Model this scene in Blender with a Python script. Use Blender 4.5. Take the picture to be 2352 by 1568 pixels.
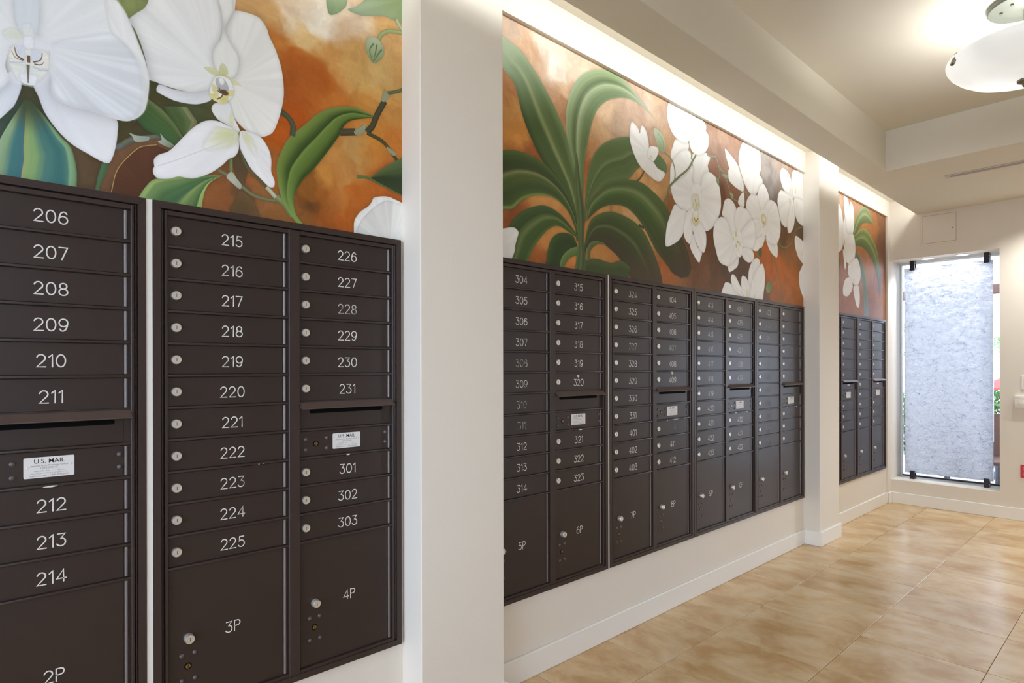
import bpy, bmesh, math, random
import numpy as np
from mathutils import Matrix, Vector

# ------------------------------------------------------------------ clean start
for o in list(bpy.data.objects): bpy.data.objects.remove(o)
SC = bpy.context.scene
COL = SC.collection
R = math.radians
random.seed(7)

# ------------------------------------------------------------------ camera
cam_d = bpy.data.cameras.new('camera'); cam = bpy.data.objects.new('camera', cam_d); COL.objects.link(cam)
cam_d.sensor_width = 36; cam_d.sensor_fit = 'HORIZONTAL'; cam_d.lens = 21.064
cam_d.shift_y = 0.02560; cam_d.clip_start = 0.05
cam.matrix_world = Matrix.Translation((1.89527, 0, 1.35827)) @ Matrix.Rotation(R(47.5463), 4, 'Z') @ Matrix.Rotation(R(90), 4, 'X') @ Matrix.Rotation(R(-0.1185), 4, 'Z')
SC.camera = cam

# ------------------------------------------------------------------ view, world, lights
SC.view_settings.view_transform = 'Standard'; SC.view_settings.look = 'None'
SC.view_settings.gamma = 1; SC.view_settings.use_curve_mapping = False
SC.view_settings.exposure = 0.10
SC.cycles.use_denoising = True
SC.cycles.max_bounces = 10; SC.cycles.diffuse_bounces = 6; SC.cycles.glossy_bounces = 4; SC.cycles.transmission_bounces = 6
SC.cycles.sample_clamp_indirect = 6; SC.cycles.caustics_reflective = False; SC.cycles.caustics_refractive = False

world = bpy.data.worlds.new('overcast_sky'); SC.world = world; world.use_nodes = True
bgn = world.node_tree.nodes['Background']
bgn.inputs[0].default_value = (0.70, 0.81, 1.0, 1); bgn.inputs[1].default_value = 7.5   # bright, even, overcast

def area(name, loc, rot, sx, sy, power, col=(1, 1, 1), spread=180, portal=False):
    d = bpy.data.lights.new(name, 'AREA'); d.shape = 'RECTANGLE'; d.size = sx; d.size_y = sy
    d.energy = power; d.color = col; d.spread = R(spread)
    if portal: d.cycles.is_portal = True
    o = bpy.data.objects.new(name, d); COL.objects.link(o); o.location = loc; o.rotation_euler = rot
    return o
WARM = (1.0, 0.90, 0.75)
# strip lights lying in the cove behind the soffit lip, all along the mailbox wall
area('cove_strip_light', (0.305, 2.44, 2.955), (0, R(-112), 0), 0.03, 8.8, 17, (0.95, 0.98, 1.0)).rotation_euler = (0, R(68), 0)
# bulbs of the bowl lamps
LAMPS = [(1.431, 3.84), (1.431, 0.75)]  # second lamp is unseen, added for its light
for lx, ly in LAMPS:
    d = bpy.data.lights.new('bowl_lamp_bulb', 'POINT'); d.energy = 17; d.shadow_soft_size = .06; d.color = (.98, .99, 1.0)
    o = bpy.data.objects.new('bowl_lamp_bulb', d); COL.objects.link(o); o.location = (lx, ly, 2.835)
# downlights over the glass panel
DOWN = [(0.307, 7.0), (0.587, 7.0)]
for dx, dy in DOWN:
    d = bpy.data.lights.new('downlight_beam', 'SPOT'); d.energy = 9; d.spot_size = R(140); d.spot_blend = .6; d.color = (.95, .97, 1); d.shadow_soft_size = .03
    o = bpy.data.objects.new('downlight_beam', d); COL.objects.link(o); o.location = (dx, dy, 2.405)
WASH = [(1.30, 6.42), (2.25, 6.42)]      # recessed wall washers in the end soffit; second one added as unseen fill light
for dx, dy in WASH:
    d = bpy.data.lights.new('wall_washer_beam', 'SPOT'); d.energy = 66; d.spot_size = R(130); d.spot_blend = .8; d.color = (1, 1, .97); d.shadow_soft_size = .04
    o = bpy.data.objects.new('wall_washer_beam', d); COL.objects.link(o); o.location = (dx, dy, 2.825)
# daylight portals in the openings
area('daylight_portal', (1.55, -1.70, 1.35), (R(90), 0, 0), 2.8, 2.7, 1, portal=True)
area('daylight_portal', (3.06, -.98, 1.56), (0, R(90), 0), 2.1, 1.05, 1, portal=True)
area('daylight_portal', (3.06, 3.57, 1.05), (0, R(90), 0), 2.1, .5, 1, portal=True)
area('daylight_portal', (1.74, 7.30, .93), (R(-90), 0, 0), .9, 1.72, 1, portal=True)
area('daylight_portal', (0.45, 7.30, 1.33), (R(-90), 0, 0), .86, 2.19, 1, portal=True)

# ------------------------------------------------------------------ materials
def s2l(c):
    return tuple(((x/255)/12.92 if x/255 <= .04045 else ((x/255+.055)/1.055)**2.4) for x in c)+(1,)
MATS = {}
def mat(name, rgb, rough=.6, metal=0, spec=.5, bump=None, vary=None, emit=None, coat=0, objrand=0):
    m = bpy.data.materials.new(name); m.use_nodes = True; nt = m.node_tree; N = nt.nodes; L = nt.links
    b = N['Principled BSDF']; b.inputs['Roughness'].default_value = rough; b.inputs['Metallic'].default_value = metal
    b.inputs['Specular IOR Level'].default_value = spec; b.inputs['Base Color'].default_value = s2l(rgb)
    if coat: b.inputs['Coat Weight'].default_value = coat
    tc = N.new('ShaderNodeTexCoord')
    if vary:                                   # (scale, second colour, detail)
        n = N.new('ShaderNodeTexNoise'); n.inputs['Scale'].default_value = vary[0]; n.inputs['Detail'].default_value = vary[2] if len(vary) > 2 else 4
        mx = N.new('ShaderNodeMix'); mx.data_type = 'RGBA'; mx.inputs[6].default_value = s2l(rgb); mx.inputs[7].default_value = s2l(vary[1])
        L.new(tc.outputs['Object'], n.inputs['Vector']); L.new(n.outputs['Fac'], mx.inputs[0]); L.new(mx.outputs[2], b.inputs['Base Color'])
    if bump:                                   # (scale, strength, distance)
        n2 = N.new('ShaderNodeTexNoise'); n2.inputs['Scale'].default_value = bump[0]; n2.inputs['Detail'].default_value = 3
        bp = N.new('ShaderNodeBump'); bp.inputs['Strength'].default_value = bump[1]; bp.inputs['Distance'].default_value = bump[2]
        L.new(tc.outputs['Object'], n2.inputs['Vector']); L.new(n2.outputs['Fac'], bp.inputs['Height']); L.new(bp.outputs['Normal'], b.inputs['Normal'])
    if emit:
        b.inputs['Emission Color'].default_value = s2l(emit[0]); b.inputs['Emission Strength'].default_value = emit[1]
    MATS[name] = m
    return m
WALLC = (228, 221, 209)
mat('wall_paint', WALLC, .75, bump=(90, .12, .004))
mat('ceiling_paint', (224, 218, 203), .85, bump=(140, .1, .003))
mat('trim_paint', (238, 236, 230), .45)
mat('mailbox_paint', (55, 44, 40), .34, spec=.36, bump=(900, .06, .0004), vary=(3, (51, 40, 36)))
mat('mailbox_trim_paint', (58, 46, 42), .34, spec=.35, bump=(900, .05, .0004))
mat('hood_lit_paint', (86, 70, 64), .34, spec=.5)  # mailbox brown lightened: ceiling light on the sloping hoods is in the colour
mat('hinge_glint_paint', (112, 104, 102), .3, spec=.7)  # brown paint made lighter: the highlight along the hinge strip is in the colour
mat('chrome', (228, 222, 214), .38, metal=.75)
mat('brass', (166, 142, 96), .3, metal=1)
mat('black_hole', (8, 8, 8), .8, spec=.1)
mat('rivet_paint', (84, 74, 74), .28, spec=.6)
mat('label_white', (226, 224, 222), .4)
mat('label_ink', (40, 40, 42), .6)
mat('label_ink_grey', (128, 126, 126), .6)
mat('sticker_residue', (222, 220, 214), .7)
mat('panel_gap_paint', (150, 132, 104), .8)
mat('grout', (150, 118, 80), .9)
mat('lamp_metal', (88, 90, 80), .5, metal=0)
mat('lamp_steel', (130, 124, 110), .35, metal=1)
mat('vent_metal', (200, 190, 182), .5)
mat('dark_slot', (20, 17, 16), .7)
mat('clamp_metal', (46, 40, 48), .3, metal=.6)
mat('white_plastic', (236, 232, 224), .4)
mat('red_plastic', (196, 44, 56), .4)
mat('red_plastic_pale', (226, 110, 112), .4)
mat('dark_frame', (52, 44, 42), .5)
mat('downlight_glow', (255, 255, 255), .5, emit=((255, 250, 240), 6))
mat('patio_stone', (196, 192, 186), .8, vary=(3, (170, 166, 160)))
mat('hedge_leaf', (52, 92, 44), .6, vary=(9, (96, 132, 60)))
mat('palm_leaf', (84, 140, 66), .55, vary=(6, (150, 186, 120)))
mat('bark', (110, 88, 66), .9, vary=(12, (80, 62, 46)))
mat('umbrella_cloth', (190, 60, 56), .8)
mat('patio_wood', (92, 56, 40), .6, vary=(8, (70, 42, 32)))
mat('patio_white', (232, 234, 238), .5)
mat('patio_dark', (36, 36, 44), .5)

def bowl_glass():
    m = bpy.data.materials.new('bowl_glass'); m.use_nodes = True; nt = m.node_tree; N = nt.nodes; L = nt.links
    b = N['Principled BSDF']; b.inputs['Base Color'].default_value = (.3, .3, .29, 1); b.inputs['Roughness'].default_value = .35
    tc = N.new('ShaderNodeTexCoord'); n = N.new('ShaderNodeTexNoise'); n.inputs['Scale'].default_value = 2.2; n.inputs['Detail'].default_value = 2
    mr = N.new('ShaderNodeMapRange'); mr.inputs[1].default_value = .3; mr.inputs[2].default_value = .7; mr.inputs[3].default_value = .50; mr.inputs[4].default_value = .85
    L.new(tc.outputs['Object'], n.inputs['Vector']); L.new(n.outputs['Fac'], mr.inputs[0]); L.new(mr.outputs[0], b.inputs['Emission Strength'])
    b.inputs['Emission Color'].default_value = (1, .985, .93, 1)
    MATS['bowl_glass'] = m
bowl_glass()

def clear_glass():
    m = bpy.data.materials.new('clear_glass'); m.use_nodes = True; nt = m.node_tree; N = nt.nodes; L = nt.links
    for n in list(N):
        if n.type == 'BSDF_PRINCIPLED': N.remove(n)
    t = N.new('ShaderNodeBsdfTransparent'); t.inputs[0].default_value = (.97, .98, .99, 1)
    g = N.new('ShaderNodeBsdfGlossy'); g.inputs['Roughness'].default_value = .02
    f = N.new('ShaderNodeFresnel'); f.inputs[0].default_value = 1.45
    x = N.new('ShaderNodeMixShader'); L.new(f.outputs[0], x.inputs[0]); L.new(t.outputs[0], x.inputs[1]); L.new(g.outputs[0], x.inputs[2])
    L.new(x.outputs[0], N['Material Output'].inputs['Surface'])
    MATS['clear_glass'] = m
clear_glass()

def slumped_glass():   # milky, crackled, kiln-formed glass
    m = bpy.data.materials.new('slumped_glass'); m.use_nodes = True; nt = m.node_tree; N = nt.nodes; L = nt.links
    b = N['Principled BSDF']; b.inputs['Roughness'].default_value = .16; b.inputs['Specular IOR Level'].default_value = .7
    tc = N.new('ShaderNodeTexCoord')
    mp = N.new('ShaderNodeMapping'); mp.inputs['Rotation'].default_value = (0, R(25), 0); mp.inputs['Scale'].default_value = (1, 1, 1.35)
    L.new(tc.outputs['Object'], mp.inputs['Vector'])
    n1 = N.new('ShaderNodeTexNoise'); n1.inputs['Scale'].default_value = 9; n1.inputs['Detail'].default_value = 8; n1.inputs['Roughness'].default_value = .62; n1.inputs['Distortion'].default_value = .9
    n2 = N.new('ShaderNodeTexNoise'); n2.noise_type = 'RIDGED_MULTIFRACTAL'; n2.inputs['Scale'].default_value = 5.5; n2.inputs['Detail'].default_value = 5; n2.inputs['Distortion'].default_value = .6
    n3 = N.new('ShaderNodeTexNoise'); n3.inputs['Scale'].default_value = 34; n3.inputs['Detail'].default_value = 5; n3.inputs['Distortion'].default_value = 1.2
    for n in (n1, n2, n3): L.new(mp.outputs[0], n.inputs['Vector'])
    n1.inputs['Scale'].default_value = 13; n3.inputs['Scale'].default_value = 42
    dv = N.new('ShaderNodeVectorMath'); dv.operation = 'MULTIPLY_ADD'; dv.inputs[1].default_value = (.10, .10, .10); L.new(n1.outputs['Color'], dv.inputs[0]); L.new(mp.outputs[0], dv.inputs[2])
    vo = N.new('ShaderNodeTexVoronoi'); vo.feature = 'DISTANCE_TO_EDGE'; vo.inputs['Scale'].default_value = 11; L.new(dv.outputs[0], vo.inputs['Vector'])
    cr = N.new('ShaderNodeMapRange'); cr.inputs[1].default_value = 0; cr.inputs[2].default_value = .05; L.new(vo.outputs['Distance'], cr.inputs[0])
    mk = N.new('ShaderNodeMapRange'); mk.inputs[1].default_value = .42; mk.inputs[2].default_value = .58; L.new(n2.outputs['Fac'], mk.inputs[0])
    crk = N.new('ShaderNodeMath'); crk.operation = 'MAXIMUM'; L.new(cr.outputs[0], crk.inputs[0]); L.new(mk.outputs[0], crk.inputs[1])      # broken cracks
    a1 = N.new('ShaderNodeMath'); a1.operation = 'MULTIPLY_ADD'; a1.inputs[1].default_value = .75; L.new(n3.outputs['Fac'], a1.inputs[0]); L.new(n1.outputs['Fac'], a1.inputs[2])
    a2 = N.new('ShaderNodeMath'); a2.operation = 'MULTIPLY_ADD'; a2.inputs[1].default_value = .16; L.new(crk.outputs[0], a2.inputs[0]); L.new(a1.outputs[0], a2.inputs[2])
    bp = N.new('ShaderNodeBump'); bp.inputs['Strength'].default_value = 1.0; bp.inputs['Distance'].default_value = .035
    L.new(a2.outputs[0], bp.inputs['Height']); L.new(bp.outputs['Normal'], b.inputs['Normal'])
    rp = N.new('ShaderNodeValToRGB'); e = rp.color_ramp.elements
    e[0].position = .60; e[0].color = s2l((108, 124, 168)); e[1].position = 1.0; e[1].color = s2l((248, 249, 255)); x = e.new(.82); x.color = s2l((228, 232, 244))
    L.new(a2.outputs[0], rp.inputs[0]); L.new(rp.outputs[0], b.inputs['Base Color'])
    tr = N.new('ShaderNodeBsdfTranslucent'); L.new(rp.outputs[0], tr.inputs[0]); L.new(bp.outputs['Normal'], tr.inputs['Normal'])
    x = N.new('ShaderNodeMixShader'); x.inputs[0].default_value = .52
    L.new(b.outputs[0], x.inputs[1]); L.new(tr.outputs[0], x.inputs[2]); L.new(x.outputs[0], N['Material Output'].inputs['Surface'])
    MATS['slumped_glass'] = m
slumped_glass()

def tile_mat():
    m = bpy.data.materials.new('tile_glaze'); m.use_nodes = True; nt = m.node_tree; N = nt.nodes; L = nt.links
    b = N['Principled BSDF']; b.inputs['Roughness'].default_value = .27; b.inputs['Specular IOR Level'].default_value = .5
    tc = N.new('ShaderNodeTexCoord'); oi = N.new('ShaderNodeObjectInfo')
    mul = N.new('ShaderNodeVectorMath'); mul.operation = 'SCALE'; mul.inputs[0].default_value = (31, 17, 23); L.new(oi.outputs['Random'], mul.inputs['Scale'])
    add = N.new('ShaderNodeVectorMath'); add.operation = 'ADD'; L.new(tc.outputs['Object'], add.inputs[0]); L.new(mul.outputs[0], add.inputs[1])
    mp = N.new('ShaderNodeMapping'); mp.inputs['Scale'].default_value = (1, 1.5, 1); L.new(add.outputs[0], mp.inputs[0])
    n = N.new('ShaderNodeTexNoise'); n.inputs['Scale'].default_value = 3.4; n.inputs['Detail'].default_value = 7; n.inputs['Roughness'].default_value = .62; n.inputs['Distortion'].default_value = .35
    L.new(mp.outputs[0], n.inputs['Vector'])
    rp = N.new('ShaderNodeValToRGB'); e = rp.color_ramp.elements
    e[0].position = .34; e[0].color = s2l((192, 152, 98)); e[1].position = .66; e[1].color = s2l((224, 200, 162))
    x = e.new(.5); x.color = s2l((211, 180, 134))
    L.new(n.outputs['Fac'], rp.inputs[0])
    hv = N.new('ShaderNodeHueSaturation'); mr = N.new('ShaderNodeMapRange'); mr.inputs[3].default_value = .93; mr.inputs[4].default_value = 1.05
    L.new(oi.outputs['Random'], mr.inputs[0]); L.new(mr.outputs[0], hv.inputs['Value']); L.new(rp.outputs[0], hv.inputs['Color']); L.new(hv.outputs[0], b.inputs['Base Color'])
    n2 = N.new('ShaderNodeTexNoise'); n2.inputs['Scale'].default_value = 14; n2.inputs['Detail'].default_value = 4; L.new(add.outputs[0], n2.inputs['Vector'])
    bp = N.new('ShaderNodeBump'); bp.inputs['Strength'].default_value = .12; bp.inputs['Distance'].default_value = .004; L.new(n2.outputs['Fac'], bp.inputs['Height']); L.new(bp.outputs[0], b.inputs['Normal'])
    MATS['tile_glaze'] = m
tile_mat()

def number_mat():    # white engraved paint, rubbed away to the mailbox brown; obj.color[0] = wear
    m = bpy.data.materials.new('number_paint'); m.use_nodes = True; nt = m.node_tree; N = nt.nodes; L = nt.links
    b = N['Principled BSDF']; b.inputs['Roughness'].default_value = .5
    oi = N.new('ShaderNodeObjectInfo'); tc = N.new('ShaderNodeTexCoord')
    mul = N.new('ShaderNodeVectorMath'); mul.operation = 'SCALE'; mul.inputs[0].default_value = (3, 17, 23); L.new(oi.outputs['Random'], mul.inputs['Scale'])
    add = N.new('ShaderNodeVectorMath'); add.operation = 'ADD'; L.new(tc.outputs['Object'], add.inputs[0]); L.new(mul.outputs[0], add.inputs[1])
    n = N.new('ShaderNodeTexNoise'); n.inputs['Scale'].default_value = 45; n.inputs['Detail'].default_value = 5; n.inputs['Roughness'].default_value = .65
    L.new(add.outputs[0], n.inputs['Vector'])
    sp = N.new('ShaderNodeSeparateColor'); L.new(oi.outputs['Color'], sp.inputs[0])
    # paint = smooth(noise - wear)
    mr = N.new('ShaderNodeMapRange'); mr.inputs[1].default_value = .18; mr.inputs[2].default_value = .82; L.new(n.outputs['Fac'], mr.inputs[0])
    sub = N.new('ShaderNodeMath'); sub.operation = 'SUBTRACT'; L.new(mr.outputs[0], sub.inputs[0]); L.new(sp.outputs[0], sub.inputs[1])
    m2 = N.new('ShaderNodeMapRange'); m2.inputs[1].default_value = -.12; m2.inputs[2].default_value = .25; L.new(sub.outputs[0], m2.inputs[0])
    mx = N.new('ShaderNodeMix'); mx.data_type = 'RGBA'; mx.inputs[6].default_value = s2l((56, 45, 40)); mx.inputs[7].default_value = s2l((226, 223, 216))
    L.new(m2.outputs[0], mx.inputs[0]); L.new(mx.outputs[2], b.inputs['Base Color'])
    MATS['number_paint'] = m
number_mat()

# ------------------------------------------------------------------ mesh helpers
class MB:
    def __init__(s): s.v, s.f, s.m = [], [], []
    def add(s, v, f, mi=0):
        k = len(s.v); s.v += [tuple(p) for p in v]; s.f += [tuple(i+k for i in q) for q in f]; s.m += [mi]*len(f); return s
    def box(s, x0, x1, y0, y1, z0, z1, mi=0):
        v = [(x, y, z) for x in (x0, x1) for y in (y0, y1) for z in (z0, z1)]
        return s.add(v, [(0, 1, 3, 2), (4, 6, 7, 5), (0, 4, 5, 1), (2, 3, 7, 6), (0, 2, 6, 4), (1, 5, 7, 3)], mi)
    def bbox(s, x0, x1, y0, y1, z0, z1, b=.001, mi=0, seg=1):
        bm = bmesh.new(); bmesh.ops.create_cube(bm, size=1)
        for q in bm.verts: q.co = ((x0+x1)/2+q.co.x*(x1-x0), (y0+y1)/2+q.co.y*(y1-y0), (z0+z1)/2+q.co.z*(z1-z0))
        bmesh.ops.bevel(bm, geom=bm.edges[:], offset=b, segments=seg, affect='EDGES', profile=.6)
        bm.verts.index_update(); s.add([q.co.copy() for q in bm.verts], [[q.index for q in f.verts] for f in bm.faces], mi); bm.free(); return s
    def lathe(s, prof, axis, c, n=24, mi=0):      # prof: (radius, offset along axis)
        v, f = [], []
        for r, h in prof:
            for k in range(n):
                a = 2*math.pi*k/n; p = (r*math.cos(a), r*math.sin(a))
                q = {'x': (h, p[0], p[1]), 'y': (p[0], h, p[1]), 'z': (p[0], p[1], h)}[axis]
                v.append((q[0]+c[0], q[1]+c[1], q[2]+c[2]))
        for i in range(len(prof)-1):
            for k in range(n): f.append((i*n+k, i*n+(k+1) % n, (i+1)*n+(k+1) % n, (i+1)*n+k))
        f.append(tuple(range(n))[::-1]); f.append(tuple(range((len(prof)-1)*n, len(prof)*n)))
        return s.add(v, f, mi)
    def tube(s, pts, r, n=8, mi=0):
        pts = [Vector(p) for p in pts]; v, f = [], []
        for i, p in enumerate(pts):
            t = (pts[min(i+1, len(pts)-1)]-pts[max(i-1, 0)]).normalized()
            a = t.orthogonal().normalized() if i == 0 else (a-t*a.dot(t)).normalized(); b = t.cross(a)
            rr = r[i] if isinstance(r, (list, tuple)) else r
            for k in range(n): v.append(p+rr*(math.cos(2*math.pi*k/n)*a+math.sin(2*math.pi*k/n)*b))
        for i in range(len(pts)-1):
            for k in range(n): f.append((i*n+k, i*n+(k+1) % n, (i+1)*n+(k+1) % n, (i+1)*n+k))
        f.append(tuple(range(n))[::-1]); f.append(tuple(range((len(pts)-1)*n, len(pts)*n)))
        return s.add(v, f, mi)
    def prism(s, poly, axis, h0, h1, mi=0):       # polygon (in the other two axes) extruded along axis
        n = len(poly); v = []
        for h in (h0, h1):
            for a, b in poly: v.append({'x': (h, a, b), 'y': (a, h, b), 'z': (a, b, h)}[axis])
        return s.add(v, [tuple(range(n))[::-1], tuple(range(n, 2*n))]+[(i, (i+1) % n, n+(i+1) % n, n+i) for i in range(n)], mi)
    def mesh(s, name, mats, smooth=False):
        me = bpy.data.meshes.new(name); me.from_pydata(s.v, [], s.f)
        for k in (mats if isinstance(mats, (list, tuple)) else [mats]): me.materials.append(MATS[k])
        me.polygons.foreach_set('material_index', s.m)
        bm = bmesh.new(); bm.from_mesh(me); bmesh.ops.recalc_face_normals(bm, faces=bm.faces[:]); bm.to_mesh(me); bm.free()
        if smooth:
            me.polygons.foreach_set('use_smooth', [True]*len(me.polygons)); me.set_sharp_from_angle(angle=R(38))
        me.update(); return me
    def obj(s, name, mats, parent=None, smooth=False, loc=None):
        return link(name, s.mesh(name, mats, smooth), parent, loc)
def link(name, me, parent=None, loc=None):
    o = bpy.data.objects.new(name, me); COL.objects.link(o)
    if parent: o.parent = parent
    if loc: o.location = loc
    return o
def tag(o, label, cat, group=None):
    o['label'] = label; o['category'] = cat
    if group: o['group'] = group
    return o
def thing(name, loc, label, cat, group=None):
    o = bpy.data.objects.new(name, None); o.empty_display_size = .05; COL.objects.link(o); o.location = loc
    return tag(o, label, cat, group)
def struct(o): o['kind'] = 'structure'; return o

# ------------------------------------------------------------------ measures (metres)
W = 3.0; YB = -1.6; YE = 6.873; YO = 7.25
C1 = (1.188, 1.579); C2 = (4.785, 5.174); CP = .12          # the two pilasters
ZH, ZC, ZS, ZT = 2.854, 3.010, 2.845, 3.148                   # header underside, cove top, soffit, tray
UH, UW, UZ = 1.4662, .7906, .3564
UNITS = [-.4230, .3836, 1.5770, 2.3808, 3.1756, 3.9690, 5.165, 5.9555]
UWS = [UW]*8

# ------------------------------------------------------------------ the room
b = MB(); T = .12; ZM = UZ+UH
holes = [(y+.010, y+w-.010) for y, w in zip(UNITS, UWS)]
b.box(-T, 0, YB, YE, 0, UZ+.010); b.box(-T, 0, YB, YE, ZM-.010, 3.2)
edge = YB
for h0, h1 in holes:
    b.box(-T, 0, edge, h0, UZ+.010, ZM-.010); edge = h1
b.box(-T, 0, edge, YO, UZ+.010, ZM-.010); b.box(-T, 0, YE, YO, 0, UZ+.010); b.box(-T, 0, YE, YO, ZM-.010, 3.2)
struct(b.obj('wall_left', 'wall_paint'))
for k, q in enumerate(((YB, C1[0], ZH), (C1[1], C2[0], ZH), (C2[1], 6.785, ZH), (6.785, YO, 0))):     # header strips over the murals and the end jamb
    struct(MB().box(0, .02, q[0], q[1], q[2], ZC).obj('trim_%d' % (k+6), 'wall_paint'))
for k, c in enumerate((C1, C2)):
    struct(MB().bbox(-T, CP, c[0], c[1], 0, ZC+.02, .003).obj('trim_%d' % (k+1), 'wall_paint'))
for k, (y0, y1) in enumerate(((.3676, .3836), (2.3676, 2.3808), (3.1714, 3.1756))):
    struct(MB().box(0, .013, y0+.0006, y1-.0006, UZ, ZM-.0005).obj('trim_%d' % (k+3), 'trim_paint'))
# end wall with two openings
O1 = (.02, .880, .232, 2.424); O2 = (1.28, 2.20, .06, 1.80)
b = MB()
b.box(.02, O1[1], YE, YO, 0, O1[2]); b.box(.02, O2[0], YE, YO, O1[3], 3.2); b.box(O1[1], O2[0], YE, YO, 0, O1[3])
b.box(O2[0], O2[1], YE, YO, 0, O2[2]); b.box(O2[0], W, YE, YO, O2[3], 3.2); b.box(O2[1], W, YE, YO, 0, O2[3])
struct(b.obj('wall_far', 'wall_paint'))
O_FILL = (3.32, 3.82, 0, 2.1)  # unseen opening, added to let fill light onto the middle mailboxes
O4 = (-1.5, -.45, .5, 2.63)
b = MB(); b.box(W, W+.12, YB, O4[0], 0, 3.2); b.box(W, W+.12, O4[1], O_FILL[0], 0, 3.2); b.box(W, W+.12, O_FILL[0], O_FILL[1], O_FILL[3], 3.2); b.box(W, W+.12, O_FILL[1], YO, 0, 3.2); b.box(W, W+.12, O4[0], O4[1], O4[3], 3.2); b.box(W, W+.12, O4[0], O4[1], 0, O4[2])
struct(b.obj('wall_right', 'wall_paint'))
b = MB(); b.box(-T, .15, YB-.12, YB, 0, 3.2); b.box(2.95, W+.12, YB-.12, YB, 0, 3.2); b.box(.15, 2.95, YB-.12, YB, 2.7, 3.2)
struct(b.obj('wall_back', 'wall_paint'))
# ceiling: tray, soffits, cove
TY = -1.4
b = MB()
b.box(-T, W+.12, YB-.12, YO, ZT, ZT+.1)
b.box(0, .445, YB, YE, ZC, ZT)
b.box(.25, .456, YB, YE, ZS, ZS+.016); b.box(.25, .262, YB, YE, ZS+.016, ZS+.034)      # soffit shelf and lip of the cove
b.box(.440, .456, YB, YE, ZS+.016, ZT)
b.box(.456, W, 5.170, YE, ZS, ZT); b.box(.456, W, YB, TY, ZS, ZT); b.box(2.407, W, TY, 5.170, ZS, ZT)
struct(b.obj('ceiling', 'ceiling_paint'))
# baseboards
BH, BT = .110, .015
def base(runs, name):
    b = MB()
    for x0, x1, y0, y1 in runs: b.bbox(x0, x1, y0, y1, 0, BH, .0035)
    return struct(b.obj(name, 'trim_paint'))
base([(0, BT, YB, C1[0]), (0, BT, C1[1], C2[0]), (0, BT, C2[1], 6.785), (.02, .02+BT, 6.785-BT, YE), (0, .03, 6.785-BT, 6.785)] +
     [(0, CP+BT, c[0]-BT, c[1]+BT) for c in (C1, C2)], 'baseboard_left')
base([(.02+BT, O2[0], YE-BT, YE), (O2[1], W, YE-BT, YE)], 'baseboard_far')
base([(W-BT, W, O4[1], O_FILL[0]), (W-BT, W, O_FILL[1], YE)], 'baseboard_right')
# floor with single tiles
fl = struct(MB().box(-T, W+.12, YB-.12, YO, -.06, -.004).obj('floor', 'grout'))
gx = [.338+.5075*k for k in range(-1, 7)]; gy = [1.866+.4935*k for k in range(-7, 12)]
cache = {}
for i in range(len(gx)-1):
    for j in range(len(gy)-1):
        x0, x1, y0, y1 = max(gx[i], .002), min(gx[i+1], W-.002), max(gy[j], YB+.002), min(gy[j+1], YE-.002)
        if x1-x0 < .02 or y1-y0 < .02: continue
        sx, sy = round(x1-x0-.0024, 4), round(y1-y0-.0024, 4)
        if (sx, sy) not in cache: cache[sx, sy] = MB().bbox(-sx/2, sx/2, -sy/2, sy/2, -.006, 0, .0012).mesh('tile', 'tile_glaze')
        link('tile', cache[sx, sy], fl, ((x0+x1)/2, (y0+y1)/2, random.uniform(-.0002, .0002)))

# ------------------------------------------------------------------ stroke numerals
def arc(cx, cy, rx, ry, a0, a1, n=14):
    return [(cx+rx*math.cos(R(a0+(a1-a0)*k/n)), cy+ry*math.sin(R(a0+(a1-a0)*k/n))) for k in range(n+1)]
GLYPH = {
 '0': (.60, [arc(.30, .5, .30, .5, 90, 450, 24)]),
 '1': (.26, [[(.0, .80), (.08, .88), (.22, 1), (.22, 0)]]),
 '2': (.58, [arc(.28, .71, .27, .29, 165, -25, 12)+[(.40, .44), (.01, .0), (.58, 0)]]),
 '3': (.58, [[(.05, 1), (.54, 1), (.26, .63)]+arc(.27, .315, .30, .315, 88, -155, 14)]),
 '4': (.62, [[(.46, 0), (.46, 1), (.0, .27), (.62, .27)]]),
 '5': (.58, [[(.52, 1), (.12, 1), (.07, .55)]+arc(.27, .325, .30, .325, 128, -150, 14)]),
 '6': (.58, [arc(.33, .62, .24, .38, 35, 100, 6)+[(.14, .88), (.04, .62), (.0, .34)], arc(.29, .315, .29, .315, 0, 360, 20)]),
 '7': (.56, [[(0, 1), (.56, 1), (.19, 0)]]),
 '8': (.58, [arc(.29, .765, .235, .235, 0, 360, 18), arc(.29, .27, .29, .27, 0, 360, 20)]),
 '9': (.58, [arc(.25, .38, .24, .38, 215, 280, 6)+[(.44, .12), (.54, .38), (.58, .66)], arc(.29, .685, .29, .315, 0, 360, 20)]),
 'P': (.52, [[(0, 0), (0, 1), (.27, 1)]+arc(.27, .745, .25, .255, 90, -90, 10)+[(0, .49)]]),
}
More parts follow.
